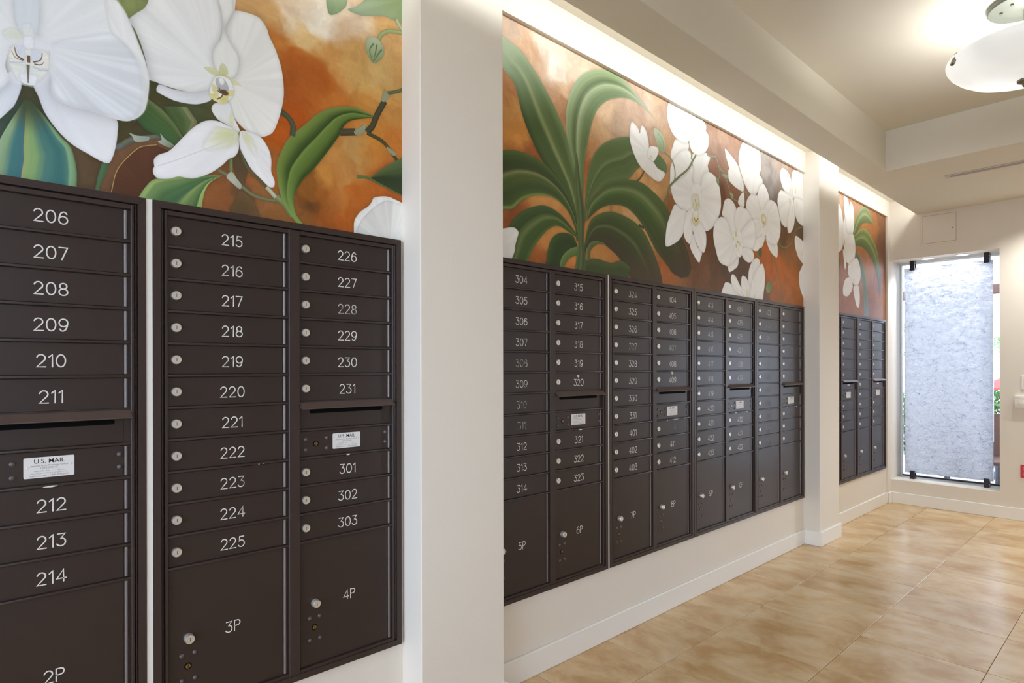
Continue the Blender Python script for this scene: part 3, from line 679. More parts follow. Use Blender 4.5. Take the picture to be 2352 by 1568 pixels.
MURAL = {
 1: [
  ('bg',[(679,2489,(214,160,100)),(752,2499,(236,214,180)),(855,2540,(240,228,206)),(989,2546,(233,210,176)),(1136,2591,(222,168,105)),(727,2381,(206,118,46)),(818,2444,(224,180,120)),(802,2338,(190,90,24)),(865,2318,(184,86,24)),(776,2239,(186,86,24)),(920,2415,(212,145,76)),(977,2392,(218,162,92)),(1024,2359,(214,162,92)),(1116,2411,(214,168,102)),(942,2275,(198,106,38)),(1054,2297,(213,138,60)),(1148,2297,(203,133,64)),(1168,2337,(214,150,75)),(965,2212,(208,118,44)),(994,2108,(200,145,80)),(931,2050,(210,140,70)),(1084,2141,(210,128,45)),(1148,2184,(208,118,40)),(881,1987,(203,128,55)),(965,2005,(208,138,70)),(817,1958,(148,83,30)),(812,1897,(108,65,30)),(854,1930,(168,88,30)),(942,1926,(198,113,50)),(1023,1963,(198,98,30)),(964,1872,(188,88,25)),(1115,1998,(188,88,30)),(1167,1985,(182,84,25)),(891,1849,(172,84,30)),(702,2071,(198,88,15)),(726,2102,(193,84,20)),(716,1928,(192,102,40)),(702,1862,(150,95,50)),(723,2101,(198,84,15)),(758,2155,(193,80,15)),(659,1935,(178,95,50)),(559,1873,(150,85,45)),(622,1864,(110,80,50)),(680,1875,(168,108,60)),(618,1989,(95,75,50)),(346,2059,(70,75,40)),(396,2150,(75,80,45)),(506,2105,(75,85,50)),(333,2017,(75,70,45)),(363,1911,(95,60,40)),(333,1874,(90,58,38)),(242,1902,(95,75,50)),(237,1851,(95,75,50)),(118,2040,(75,75,50)),(89,1981,(60,85,70)),(385,2130,(80,75,40)),(313,2004,(85,80,45)),(357,1911,(100,60,40)),(753,2825,(226,190,140)),(1026,3130,(230,195,150)),(216,2604,(120,120,70)),(19,1865,(70,90,70)),(328,2347,(150,165,100))]),
  ('leaf',[(111,2019),(84,1958),(65,1910),(51,1858),(44,1798)],[(123,2020),(148,1992),(181,1949),(204,1923),(215,1870),(215,1820)],[(0,(150,185,145)),(0.12,(130,175,130)),(0.2,(70,130,130)),(0.3,(65,125,130)),(0.335,(70,125,125)),(0.345,(200,165,120)),(0.36,(145,185,115)),(0.48,(125,175,110)),(0.6,(75,135,125)),(0.8,(60,120,120)),(0.88,(75,140,125)),(0.91,(125,182,140)),(0.97,(112,170,120)),(1,(95,120,80))],{'t0':(70,85,58),'t0w':0.35,'st':0.05}),
  ('leaf',[(270,1902),(261,1866),(254,1825)],[(290,1908),(280,1867),(273,1825)],[(0,(70,115,75)),(0.4,(62,125,85)),(1,(90,110,65))],{}),
  ('petal',[(270,1821),(281,1884),(298,1939),(328,1967),(357,1984),(396,1998),(416,2000),(432,1982),(419,1843)],(357,1842),(118,82,55),(125,90,60),{'streak':0.05}),
  ('petal',[(289,1825),(300,1878),(316,1912),(351,1957),(373,1970),(396,1978),(404,1975),(429,1964),(419,1832),(327,1815)],(372,1845),(92,56,38),(100,62,42),{'streak':0.05}),
  ('stem',[(290,1827),(300,1878),(316,1912),(351,1958),(373,1971),(396,1979)],2,(205,165,95),{}),
  ('stem',[(300,1946),(328,1970),(345,1987)],15.0,(110,115,112),{}),
  ('stem',[(314,1958),(333,1976),(376,1994),(406,2004),(431,1991)],13.0,(105,112,92),{}),
  ('petal',[(331,1995),(350,1993),(378,1997),(375,1985),(345,1975),(338,1987)],(376,1991),(150,165,150),(172,188,178),{}),
  ('leaf',[(353,2121),(378,2100),(410,2081),(438,2054),(462,2019)],[(334,2055),(350,2033),(373,2013),(406,2004),(439,1989)],[(0,(110,130,80)),(0.1,(95,120,70)),(0.25,(70,105,55)),(0.6,(62,108,58)),(1,(50,95,55))],{'st':0.07}),
  ('leaf',[(413,2092),(431,2063),(448,2041),(462,2023)],[(473,2107),(488,2087),(499,2066),(477,2030)],[(0,(62,95,50)),(0.5,(78,108,62)),(0.72,(95,120,75)),(0.8,(140,138,92)),(1,(115,120,80))],{'st':0.06}),
  ('petal',[(405,2013),(417,2001),(439,1989),(427,1979),(399,1988),(408,1997)],(431,1985),(140,155,130),(178,190,172),{}),
  ('leaf',[(559,1930),(455,1904),(393,1884),(369,1857),(351,1823)],[(567,1931),(536,1905),(521,1878),(514,1848),(512,1823)],[(0,(140,175,100)),(0.06,(150,185,110)),(0.1,(120,160,95)),(0.3,(75,125,75)),(0.5,(65,115,75)),(0.56,(135,165,95)),(0.7,(100,140,80)),(0.82,(70,115,70)),(0.855,(75,120,65)),(0.87,(150,188,105)),(1,(148,185,98))],{'st':0.06}),
  ('petal',[(594,1996),(638,1981),(634,1930),(626,1909),(610,1929)],(618,1968),(95,75,50),(105,82,52),{}),
  ('petal',[(618,1896),(598,1855),(590,1825),(673,1822),(663,1863),(650,1880)],(622,1843),(100,78,48),(118,88,55),{}),
  ('stem',[(592,1988),(592,1967),(592,1946)],10.0,(120,135,80),{}),
  ('stem',[(555,1945),(590,1931),(622,1910),(659,1889),(705,1884),(744,1886),(766,1864)],11.0,(118,124,88),{}),
  ('petal',[(579,1929),(594,1948),(610,1929),(622,1915),(618,1900),(598,1912)],(594,1926),(190,196,178),(170,176,155),{}),
  ('stem',[(616,2027),(638,1973),(680,1935),(701,1918)],9.0,(95,100,70),{}),
  ('stem',[(697,1923),(712,1909),(727,1894)],14.0,(185,195,165),{}),
  ('stem',[(727,1899),(753,1880),(780,1844)],20.0,(130,150,95),{}),
  ('leaf',[(1072,2250),(1024,2257),(988,2258),(937,2243),(892,2220),(854,2189),(828,2159),(771,2098),(744,2047),(729,1999),(731,1955),(743,1899),(766,1858),(792,1827)],[(1073,2244),(1042,2233),(988,2211),(959,2184),(942,2148),(897,2079),(854,2017),(817,1974),(791,1928),(783,1892),(791,1853),(814,1826)],[(0,(122,132,84)),(0.03,(112,140,62)),(0.2,(100,130,55)),(0.38,(60,92,38)),(0.46,(45,78,32)),(0.5,(118,150,68)),(0.6,(98,134,56)),(0.8,(82,116,46)),(0.95,(46,78,28)),(1,(70,92,50))],{'t1':(122,165,82),'t1w':0.3,'st':0.05}),
  ('stem',[(942,2158),(971,2166),(1002,2175)],24.0,(76,74,52),{}),
  ('petal',[(995,2175),(1018,2195),(1039,2214),(1042,2196),(1027,2174),(1001,2165)],(1018,2173),(150,158,125),(160,165,135),{}),
  ('stem',[(1045,2185),(1067,2214),(1085,2257),(1116,2316)],21.0,(72,72,48),{}),
  ('stem',[(1128,2348),(1168,2366),(1194,2382)],12.0,(95,105,66),{}),
  ('stem',[(1045,2183),(1103,2170),(1135,2147),(1166,2115)],14.0,(75,74,50),{}),
  ('petal',[(1115,2359),(1126,2347),(1139,2342),(1116,2313),(1102,2313)],(1116,2321),(155,160,130),(150,155,120),{}),
  ('petal',[(1125,2155),(1164,2138),(1153,2128),(1130,2138)],(1135,2147),(150,152,120),(150,152,120),{}),
  ('stem',[(739,2173),(766,2159),(781,2136),(779,2103)],18.0,(78,86,60),{}),
  ('leaf',[(1056,2027),(1103,2070),(1148,2103),(1207,2143)],[(1066,2026),(1115,2009),(1160,1995),(1207,1988)],[(0,(90,112,66)),(0.35,(66,90,48)),(0.5,(44,62,34)),(1,(50,70,38))],{'st':0.05}),
  ('stem',[(1007,2021),(1047,2026),(1097,2013),(1187,1991)],11.0,(88,116,64),{'taper':1}),
  ('petal',[(895,2587),(898,2563),(908,2543),(937,2560),(966,2595),(970,2618),(960,2678),(904,2654)],(921,2630),(150,178,135),(128,160,112),{'streak':0.04}),
  ('petal',[(973,2586),(1001,2607),(1037,2646),(1080,2724),(1208,2780),(1208,2636),(1111,2618),(1061,2599),(1019,2585)],(1208,2717),(132,158,105),(150,175,140),{'streak':0.05}),
  ('stem',[(1165,2628),(1178,2608),(1196,2594)],16.0,(178,184,138),{}),
  ('stem',[(1093,2529),(1105,2551),(1136,2574),(1191,2588)],15.0,(152,170,110),{}),
  ('petal',[(1073,2530),(1045,2513),(1040,2487),(1048,2460),(1070,2437),(1098,2457),(1113,2482),(1110,2509),(1095,2526)],(1073,2523),(178,196,160),(140,165,115),{}),
  ('stem',[(1072,2506),(1056,2476),(1068,2441)],5.0,(90,120,65),{'taper':1}),
  ('stem',[(1085,2506),(1079,2476),(1070,2442)],5.0,(90,120,65),{'taper':1}),
  ('stem',[(1105,2497),(1085,2467),(1073,2442)],5.0,(90,120,65),{'taper':1}),
  ('petal',[(994,1823),(996,1866),(1017,1900),(1050,1927),(1062,1943),(1072,1961),(1115,1974),(1147,1973),(1203,1949),(1203,1797),(996,1791)],(1134,1788),(224,224,214),(236,236,230),{'streak':0.03}),
  ('petal',[(1006,1820),(1017,1864),(1059,1915),(1115,1958),(1160,1961),(1206,1944),(1206,1797)],(1134,1788),(218,218,208),(206,208,198),{'streak':0.05,'sh':0}),
  ('petal',[(403,2149),(434,2147),(484,2154),(540,2184),(538,2148),(506,2125),(477,2117),(441,2115),(414,2121),(396,2129)],(536,2158),(206,213,222),(224,230,240),{}),
  ('petal',[(530,2681),(615,2724),(603,2417),(595,2297),(583,2222),(555,2217),(544,2287),(556,2365)],(577,2233),(224,226,220),(230,232,228),{'sh':0,'edge':0}),
  ('petal',[(607,2436),(643,2443),(676,2441),(698,2419),(706,2397),(728,2356),(745,2305),(752,2246),(749,2201),(732,2134),(714,2095),(680,2074),(647,2077),(614,2098),(590,2129),(583,2160),(587,2211),(583,2293),(575,2352),(581,2383),(595,2418)],(587,2215),(226,226,214),(235,235,229),{'streak':0.035}),
  ('petal',[(331,2300),(347,2324),(367,2347),(377,2374),(391,2610),(537,2685),(556,2448),(565,2410),(567,2370),(560,2330),(552,2298),(559,2227),(544,2185),(521,2170),(484,2153),(448,2149),(414,2150),(393,2153),(376,2156),(373,2192),(360,2241),(344,2281)],(559,2219),(228,232,232),(234,236,233),{'streak':0.04}),
  ('petal',[(556,2448),(565,2419),(568,2378),(564,2336),(544,2300),(540,2266),(552,2233),(575,2223),(604,2233),(616,2271),(615,2304),(595,2330),(581,2354),(579,2378),(595,2418),(601,2435),(599,2465),(595,2714),(537,2685)],(577,2233),(226,228,218),(236,237,234),{'edge':0.09}),
  ('petal',[(518,2235),(540,2242),(559,2236),(564,2223),(536,2223)],(559,2225),(216,216,160),(224,226,190),{'sh':0}),
  ('petal',[(567,2264),(581,2257),(583,2235),(564,2225),(559,2243)],(573,2229),(206,210,150),(220,222,180),{'sh':0}),
  ('petal',[(575,2227),(598,2228),(622,2215),(602,2211),(583,2217)],(579,2225),(218,218,160),(226,228,195),{'sh':0}),
  ('petal',[(546,2138),(586,2153),(598,2119),(618,2078),(612,2070),(575,2087),(555,2094),(538,2118)],(567,2151),(212,218,222),(232,234,222),{}),
  ('blob',(594,2105),(8.0,25.0),(222,224,178),0.6),
  ('petal',[(540,2200),(548,2217),(567,2227),(589,2222),(600,2199),(598,2177),(582,2154),(559,2144),(540,2151),(532,2165)],(569,2189),(228,226,216),(236,236,232),{}),
  ('petal',[(550,2211),(567,2221),(581,2209),(585,2189),(567,2180),(555,2184)],(565,2220),(196,202,208),(180,186,192),{'sh':0}),
  ('petal',[(559,2216),(568,2221),(574,2211),(568,2199),(561,2203)],(565,2218),(238,238,234),(226,226,200),{'sh':0}),
  ('petal',[(540,2196),(555,2184),(556,2163),(542,2172)],(548,2182),(226,216,150),(230,222,175),{'sh':0}),
  ('petal',[(533,2166),(559,2163),(555,2145),(536,2152)],(544,2160),(226,216,140),(232,224,165),{'sh':0}),
  ('petal',[(565,2163),(584,2173),(581,2150),(561,2143)],(573,2157),(222,212,130),(230,222,160),{'sh':0}),
  ('petal',[(585,2189),(600,2194),(598,2177),(584,2173)],(590,2183),(228,220,160),(228,220,160),{'sh':0}),
  ('blob',(574,2179),(12.0,9.0),(105,74,42),1),
  ('stem',[(559,2190),(564,2173)],3.0,(100,72,42),{}),
  ('stem',[(565,2185),(568,2175)],3.0,(100,72,42),{}),
  ('stem',[(570,2173),(564,2162),(553,2153)],3.0,(100,72,42),{}),
  ('stem',[(555,2180),(564,2174)],3.0,(100,72,42),{}),
  ('petal',[(427,1970),(462,2017),(488,2051),(514,2076),(536,2086),(559,2089),(586,2082),(610,2072),(616,2052),(614,2018),(604,1997),(586,1984),(567,1961),(532,1929),(487,1905),(452,1903),(427,1892),(399,1887),(388,1897),(387,1911),(390,1917),(389,1936),(400,1952)],(614,2064),(236,238,242),(240,242,248),{'streak':0.02,'edge':0.05}),
  ('petal',[(612,2070),(559,2071),(536,2048),(515,1996),(555,2009),(594,2028),(612,2051)],(610,2067),(218,222,160),(236,238,222),{'sh':0,'soft':9}),
  ('stem',[(609,2065),(567,2027),(506,1988),(448,1950),(399,1921)],2,(224,229,236),{'sh':0}),
  ('petal',[(618,2074),(638,2081),(680,2073),(705,2040),(712,2011),(712,1972),(722,1948),(720,1928),(705,1925),(680,1944),(651,1969),(630,2001),(618,2027)],(622,2071),(234,236,236),(240,241,246),{'streak':0.02}),
  ('petal',[(624,2075),(653,2061),(667,2010),(640,2041)],(626,2074),(220,224,165),(238,239,228),{'sh':0,'soft':7}),
  ('petal',[(80,2530),(154,2570),(149,2216),(138,2170),(108,2156),(87,2192)],(119,2173),(222,230,238),(226,234,242),{'sh':0,'edge':0}),
  ('petal',[(105,2058),(101,2029),(91,1998),(79,1979),(65,1959),(42,1932),(-3,1920),(-3,2039),(65,2061),(89,2081)],(101,2072),(208,218,236),(232,238,248),{}),
  ('petal',[(128,2060),(138,2034),(150,1999),(173,1964),(204,1934),(242,1915),(270,1903),(286,1904),(298,1939),(304,1985),(300,2025),(242,2035),(184,2041),(166,2055),(161,2111),(133,2096)],(145,2087),(206,216,234),(240,243,250),{'streak':0.02}),
  ('petal',[(-2,2485),(91,2536),(92,2237),(96,2196),(111,2170),(89,2146),(79,2118),(75,2089),(82,2060),(65,2030),(-3,1985)],(113,2161),(232,238,242),(238,242,244),{'streak':0.03}),
  ('petal',[(138,2173),(161,2156),(159,2117),(164,2087),(163,2061),(171,2040),(205,2029),(242,2029),(299,2023),(328,2026),(352,2043),(368,2068),(376,2113),(378,2156),(370,2199),(352,2248),(331,2300),(316,2328),(299,2342),(243,2618),(126,2555),(138,2275),(141,2229),(134,2182)],(125,2166),(230,238,244),(238,242,243),{'streak':0.03}),
  ('petal',[(166,2179),(221,2214),(288,2249),(322,2231),(350,2196),(361,2157),(365,2110),(355,2057),(328,2031),(299,2028),(205,2034),(173,2044),(166,2065),(164,2151)],(125,2163),(228,236,246),(214,225,238),{'streak':0.05,'sh':0,'soft':4}),
  ('petal',[(276,2336),(285,2268),(290,2251),(322,2232),(353,2197),(364,2158),(368,2111),(359,2059),(340,2031),(352,2043),(368,2068),(376,2113),(378,2156),(370,2199),(352,2248),(331,2300),(316,2328),(299,2345)],(328,2216),(238,242,243),(240,243,244),{'sh':0,'soft':2}),
  ('petal',[(88,2534),(90,2256),(95,2201),(110,2172),(130,2178),(138,2205),(141,2245),(139,2562)],(119,2173),(205,220,232),(212,226,242),{'edge':0.03,'sh':0.05}),
  ('petal',[(70,2170),(89,2187),(103,2180),(110,2162),(94,2151),(77,2157)],(113,2164),(220,230,196),(228,236,216),{'sh':0,'soft':3}),
  ('petal',[(107,2200),(123,2209),(129,2180),(111,2175)],(119,2176),(222,230,210),(212,226,235),{'sh':0,'soft':4}),
  ('petal',[(125,2172),(145,2176),(166,2168),(158,2155),(138,2152),(127,2160)],(121,2164),(222,232,196),(230,236,218),{'sh':0,'soft':3}),
  ('petal',[(75,2147),(121,2177),(166,2177),(166,2107),(138,2065),(101,2055),(75,2076)],(119,2126),(222,228,238),(226,232,242),{'sh':0,'edge':0,'streak':0,'soft':9}),
  ('petal',[(88,2143),(81,2119),(82,2097),(91,2079),(101,2066),(138,2078),(157,2103),(160,2130),(156,2151),(145,2152)],(119,2116),(232,232,220),(236,230,214),{'sh':0.06}),
  ('petal',[(82,2100),(94,2101),(119,2104),(145,2106),(157,2108),(138,2072),(101,2060)],(119,2091),(216,228,216),(226,230,222),{'sh':0,'soft':3}),
  ('petal',[(95,2142),(111,2152),(114,2140),(111,2121),(101,2126)],(108,2150),(198,210,232),(206,218,236),{'sh':0}),
  ('petal',[(123,2146),(145,2148),(145,2135),(138,2123),(125,2119)],(125,2144),(198,210,232),(206,218,236),{'sh':0}),
  ('petal',[(111,2140),(123,2145),(123,2133),(122,2112),(112,2111),(113,2130)],(118,2138),(222,232,226),(232,226,206),{'sh':0}),
  ('petal',[(108,2166),(113,2175),(124,2180),(130,2171),(128,2154),(119,2145),(111,2149)],(118,2163),(238,242,248),(226,234,244),{'sh':0.05}),
  ('stem',[(119,2130),(119,2113)],6.0,(120,90,72),{}),
  ('stem',[(110,2116),(97,2123),(92,2142)],4.0,(104,84,70),{'taper':1,'sh':0}),
  ('stem',[(108,2114),(94,2117),(86,2131)],2,(104,84,70),{'taper':1,'sh':0}),
  ('stem',[(128,2117),(142,2127),(146,2146)],3.0,(104,84,70),{'taper':1,'sh':0}),
  ('stem',[(130,2113),(142,2115),(149,2124)],3.0,(104,84,70),{'taper':1,'sh':0}),
  ('petal',[(101,2077),(113,2085),(133,2083),(134,2071),(128,2059),(108,2059)],(118,2072),(240,243,250),(228,235,246),{'sh':0.05}),
  ('stem',[(118,2107),(118,2091),(118,2062)],6.0,(120,108,98),{'taper':1}),
  ('stem',[(82,2103),(99,2106),(113,2114)],3.0,(212,220,232),{'sh':0}),
  ('stem',[(127,2106),(143,2103),(156,2108)],4.0,(212,220,232),{'sh':0}),
 ],
 2: [  # paler upper ground: lighter clouds plus some cove-light wash put into the colour
  ('bg',[(1731,2851,(208,182,158)),(1721,2560,(190,122,72)),(1730,2482,(205,138,74)),(1760,2387,(215,135,60)),(1832,2330,(165,85,35)),(1865,2728,(206,160,124)),(2021,2750,(238,226,206)),(1953,2805,(232,212,190)),(2165,2807,(222,200,172)),(2044,2574,(185,128,86)),(2068,2645,(214,170,130)),(2359,2632,(225,186,146)),(2292,2546,(205,156,110)),(2498,2593,(196,162,132)),(2587,2734,(205,168,140)),(2806,2780,(218,184,150)),(2648,2853,(214,184,158)),(2226,2345,(175,95,45)),(2252,2434,(200,138,88)),(2616,2388,(215,150,90)),(2805,2335,(215,155,100)),(1918,2104,(205,135,70)),(1719,2023,(150,80,35)),(1729,1995,(165,85,35)),(1962,1971,(205,130,65)),(1906,1855,(165,85,35)),(2101,1855,(210,120,55)),(2356,1945,(190,120,60)),(2585,2146,(205,150,100)),(2482,2173,(200,140,80)),(2739,2060,(205,150,90)),(2870,1936,(175,90,40)),(2554,1845,(170,85,35)),(2716,2784,(220,192,166)),(2882,2743,(200,165,135)),(2769,2616,(185,146,118)),(2939,2614,(205,150,105)),(2880,2352,(205,150,95)),(2824,2353,(210,155,100)),(2973,2264,(150,90,45)),(3183,2033,(115,72,40)),(3531,2813,(190,150,124)),(3487,2728,(150,108,82)),(3457,2598,(150,95,70)),(3544,2447,(115,70,45)),(3371,2128,(110,65,35)),(3315,1943,(120,75,45)),(2822,1955,(170,105,55)),(2789,2046,(185,120,65)),(3461,2737,(195,155,128)),(3668,2775,(186,140,112)),(3487,2602,(160,110,80)),(3638,2489,(150,95,60)),(3433,2341,(130,80,55)),(4115,2809,(180,168,160)),(4393,2858,(190,165,145)),(4250,2710,(155,144,138)),(4215,2603,(138,126,120)),(4285,2554,(122,102,88)),(4697,2863,(185,140,108)),(4428,2454,(110,75,40)),(4427,2327,(115,75,35)),(4734,2356,(110,75,40)),(4501,2226,(150,85,35)),(4145,2134,(195,95,25)),(4389,2070,(200,95,20)),(4576,2009,(190,100,30)),(4674,2199,(165,95,40)),(4213,2012,(190,90,25)),(4317,1882,(165,90,40)),(4575,1887,(180,95,35)),(4144,1853,(125,75,45)),(3405,1962,(95,65,40)),(3594,1997,(85,60,42)),(3781,2017,(90,62,42)),(3457,1867,(110,70,38))]),
  ('leaf',[(2782,2724),(2679,2779),(2557,2833),(2442,2849),(2319,2832),(2202,2770),(2128,2688),(2085,2586),(2077,2487),(2091,2394),(2126,2305),(2163,2199),(2175,2003)],[(2785,2720),(2694,2752),(2602,2761),(2499,2745),(2386,2696),(2305,2626),(2259,2537),(2233,2446),(2207,2340),(2200,2206),(2187,2005)],[(0,(150,178,132)),(0.2,(128,158,106)),(0.36,(84,114,64)),(0.42,(95,126,76)),(0.5,(160,182,138)),(0.62,(128,156,106)),(0.72,(104,136,84)),(0.9,(94,128,74)),(1,(110,140,88))],{'t0':(172,190,166),'t0w':0.3,'t1':(88,122,52),'t1w':0.35,'st':0.05}),
  ('leaf',[(2701,2499),(2632,2565),(2556,2559),(2441,2520),(2344,2466),(2278,2399),(2239,2314),(2219,2210),(2206,2091)],[(2701,2448),(2631,2405),(2556,2339),(2412,2291),(2330,2249),(2264,2193),(2232,2137),(2213,2051)],[(0,(98,126,72)),(0.1,(82,112,58)),(0.35,(74,108,52)),(0.48,(108,132,80)),(0.55,(72,106,52)),(0.8,(80,110,58)),(1,(100,122,72))],{'st':0.06}),
  ('leaf',[(1615,2741),(1686,2622),(1751,2577),(1791,2470),(1843,2379),(1918,2290),(2019,2210),(2126,2077),(2150,1959)],[(1615,2791),(1687,2757),(1782,2736),(1865,2682),(1941,2614),(2009,2540),(2079,2440),(2126,2322),(2175,2201),(2187,1964)],[(0,(48,74,36)),(0.15,(62,94,46)),(0.4,(66,98,50)),(0.48,(140,150,92)),(0.53,(120,142,82)),(0.6,(84,112,60)),(0.8,(72,104,52)),(1,(112,140,86))],{'t0':(158,184,152),'t0w':0.45,'st':0.06}),
  ('leaf',[(1614,2255),(1685,2277),(1760,2294),(1843,2295),(1918,2282),(2008,2239),(2078,2182),(2138,2096),(2175,1987)],[(1613,2010),(1690,2029),(1739,2041),(1790,2084),(1853,2115),(1940,2135),(2019,2127),(2090,2087),(2138,2022),(2168,1961)],[(0,(74,104,48)),(0.2,(54,80,36)),(0.36,(52,74,34)),(0.43,(136,134,86)),(0.5,(80,104,48)),(0.75,(54,80,36)),(0.92,(62,92,42)),(0.97,(118,146,76)),(1,(96,126,62))],{'st':0.06}),
  ('leaf',[(1679,1783),(1709,1933),(1729,1981),(1790,2035),(1863,2071),(1940,2089),(2019,2075),(2089,2039),(2150,1992)],[(1815,1806),(1863,1888),(1928,1959),(1973,1993),(2030,2010),(2125,1984),(2156,1976)],[(0,(66,94,52)),(0.3,(50,80,36)),(0.5,(112,130,74)),(0.62,(62,96,42)),(0.85,(58,88,38)),(1,(86,118,58))],{'st':0.06}),
  ('leaf',[(1937,1812),(1956,1900),(1984,1951),(2042,1983),(2119,1983),(2156,1943)],[(2036,1815),(2077,1892),(2150,1926)],[(0,(60,90,42)),(0.4,(42,68,32)),(1,(48,74,34))],{}),
  ('leaf',[(2030,1815),(2048,1872),(2101,1915),(2162,1936)],[(2053,1817),(2101,1871),(2162,1895)],[(0,(104,138,76)),(1,(78,110,54))],{}),
  ('leaf',[(2225,2074),(2238,2155),(2304,2226),(2385,2286),(2497,2325),(2631,2346),(2740,2331),(2871,2281),(2950,2221),(3009,2164),(3070,2106),(3132,2026),(3164,1941),(3132,1889)],[(2213,2059),(2264,2101),(2330,2146),(2412,2178),(2526,2190),(2615,2161),(2684,2117),(2724,2081),(2811,1998),(2913,1933),(2972,1893),(3057,1875)],[(0,(80,108,54)),(0.2,(66,96,46)),(0.36,(118,140,84)),(0.44,(86,116,58)),(0.6,(60,92,40)),(0.85,(58,84,38)),(1,(72,96,50))],{'t1':(72,58,38),'t1w':0.5,'st':0.06}),
  ('leaf',[(2199,1908),(2225,2019),(2264,2084),(2343,2127),(2426,2146),(2526,2141),(2630,2118),(2707,2074),(2787,1983),(2853,1876),(2869,1801)],[(2212,1884),(2225,1936),(2277,1977),(2343,1977),(2411,1952),(2481,1917),(2539,1862),(2599,1805),(2629,1762)],[(0,(82,106,58)),(0.12,(66,90,44)),(0.35,(58,78,38)),(0.42,(92,106,64)),(0.5,(64,78,42)),(0.75,(66,64,42)),(1,(72,64,42))],{'t1':(84,68,46),'t1w':0.4,'st':0.05}),
  ('leaf',[(2197,1841),(2225,1879),(2303,1893),(2411,1887),(2496,1908),(2569,1883)],[(2197,1808),(2302,1794),(2411,1796),(2554,1809)],[(0,(78,98,54)),(0.4,(62,82,42)),(1,(70,84,46))],{}),
  ('leaf',[(2225,1878),(2231,1945),(2277,1978),(2356,1981)],[(2248,1876),(2253,1927),(2296,1961),(2356,1974)],[(0,(100,122,70)),(1,(74,98,52))],{}),
  ('leaf',[(2131,1793),(2150,1885),(2162,1961),(2145,2122),(2136,2242),(2151,2377)],[(2214,1802),(2215,1893),(2202,1966),(2210,2092),(2178,2251),(2155,2377)],[(0,(92,118,64)),(0.3,(70,96,50)),(0.5,(100,118,74)),(0.7,(62,84,46)),(1,(82,100,60))],{}),
  ('petal',[(1651,1925),(1709,1954),(1749,1960),(1772,1943),(1754,1888),(1749,1858),(1724,1818),(1650,1802)],(1670,1855),(212,212,209),(218,218,215),{}),
  ('stem',[(2412,2178),(2412,2145)],6.0,(90,80,45),{}),
  ('stem',[(2648,2115),(2695,2106)],14.0,(82,70,42),{}),
  ('stem',[(2631,2343),(2669,2374),(2699,2417)],10.0,(78,96,56),{}),
  ('petal',[(2769,2482),(2824,2530),(2869,2519),(2910,2489),(2904,2445),(2846,2442),(2802,2458)],(2824,2521),(84,118,68),(100,132,82),{}),
  ('stem',[(2969,2678),(2961,2646),(2969,2615)],6.0,(150,160,125),{}),
  ('stem',[(2886,2278),(2921,2327),(2944,2381),(3047,2459),(3134,2519),(3185,2579),(3225,2626)],13.0,(104,120,80),{}),
  ('petal',[(3005,2660),(3141,2678),(3134,2628),(3035,2577),(2963,2527),(2954,2565),(2975,2616)],(3135,2676),(230,230,227),(238,238,235),{'streak':0.022,'sh':0.16}),
  ('petal',[(2951,2491),(2986,2546),(3047,2597),(3109,2626),(3160,2624),(3182,2578),(3166,2512),(3059,2441),(2952,2373),(2946,2431)],(3185,2516),(232,232,229),(238,238,235),{'streak':0.022,'sh':0.16}),
  ('petal',[(3186,2620),(3264,2642),(3332,2663),(3384,2653),(3380,2623),(3359,2590),(3370,2550),(3304,2514),(3270,2437),(3224,2424),(3182,2467),(3185,2551)],(3237,2430),(226,226,223),(240,240,237),{'streak':0.022,'sh':0.16}),
  ('petal',[(2956,2374),(2986,2410),(3109,2479),(3192,2552),(3182,2467),(3211,2425),(3200,2360),(3200,2305),(3159,2280),(3095,2269),(3022,2286),(2974,2324)],(3237,2381),(226,226,223),(240,240,237),{'streak':0.022,'sh':0.16}),
  ('petal',[(3270,2430),(3291,2504),(3345,2550),(3415,2552),(3479,2522),(3514,2442),(3517,2362),(3478,2282),(3413,2221),(3337,2186),(3276,2206),(3243,2264),(3234,2353)],(3224,2379),(226,226,223),(240,240,237),{'streak':0.022,'sh':0.16}),
  ('stem',[(2886,2278),(2921,2327),(2944,2381),(3047,2459),(3134,2519),(3185,2579),(3225,2626)],13.0,(110,126,86),{}),
  ('stem',[(2890,2557),(2951,2541),(2986,2506),(2998,2455),(2986,2410)],9.0,(124,144,104),{}),
  ('stem',[(3141,2678),(3170,2637),(3170,2585)],7.0,(130,145,105),{}),
  ('petal',[(3135,2847),(3239,2849),(3292,2850),(3339,2827),(3335,2798),(3367,2778),(3369,2721),(3346,2680),(3291,2645),(3225,2624),(3173,2638),(3147,2679),(3173,2755)],(3173,2762),(238,238,235),(246,246,243),{'streak':0.022,'sh':0.16}),
  ('petal',[(2940,2851),(2920,2799),(2928,2736),(2963,2693),(3005,2670),(3060,2661),(3128,2673),(3158,2703),(3180,2763),(3161,2820),(3143,2863)],(3173,2762),(240,240,237),(246,246,243),{'streak':0.022,'sh':0.16}),
  ('petal',[(3173,2789),(3239,2845),(3305,2850),(3341,2824),(3325,2774),(3271,2728),(3212,2730),(3182,2750)],(3173,2762),(240,240,237),(246,246,243),{'streak':0.022,'sh':0.08}),
  ('blob',(3190,2756),(6.0,10.0),(228,226,200),0.8),
  ('petal',[(2997,2289),(3058,2273),(3118,2273),(3108,2220),(3089,2149),(3045,2096),(2985,2061),(2904,2036),(2900,2095),(2920,2170),(2956,2235)],(3133,2293),(228,228,225),(240,240,237),{'streak':0.022,'sh':0.16}),
  ('petal',[(3184,2150),(3236,2081),(3289,2050),(3275,2016),(3255,1985),(3196,2021),(3151,2077)],(3197,2208),(226,226,223),(238,238,235),{'streak':0.022,'sh':0.16}),
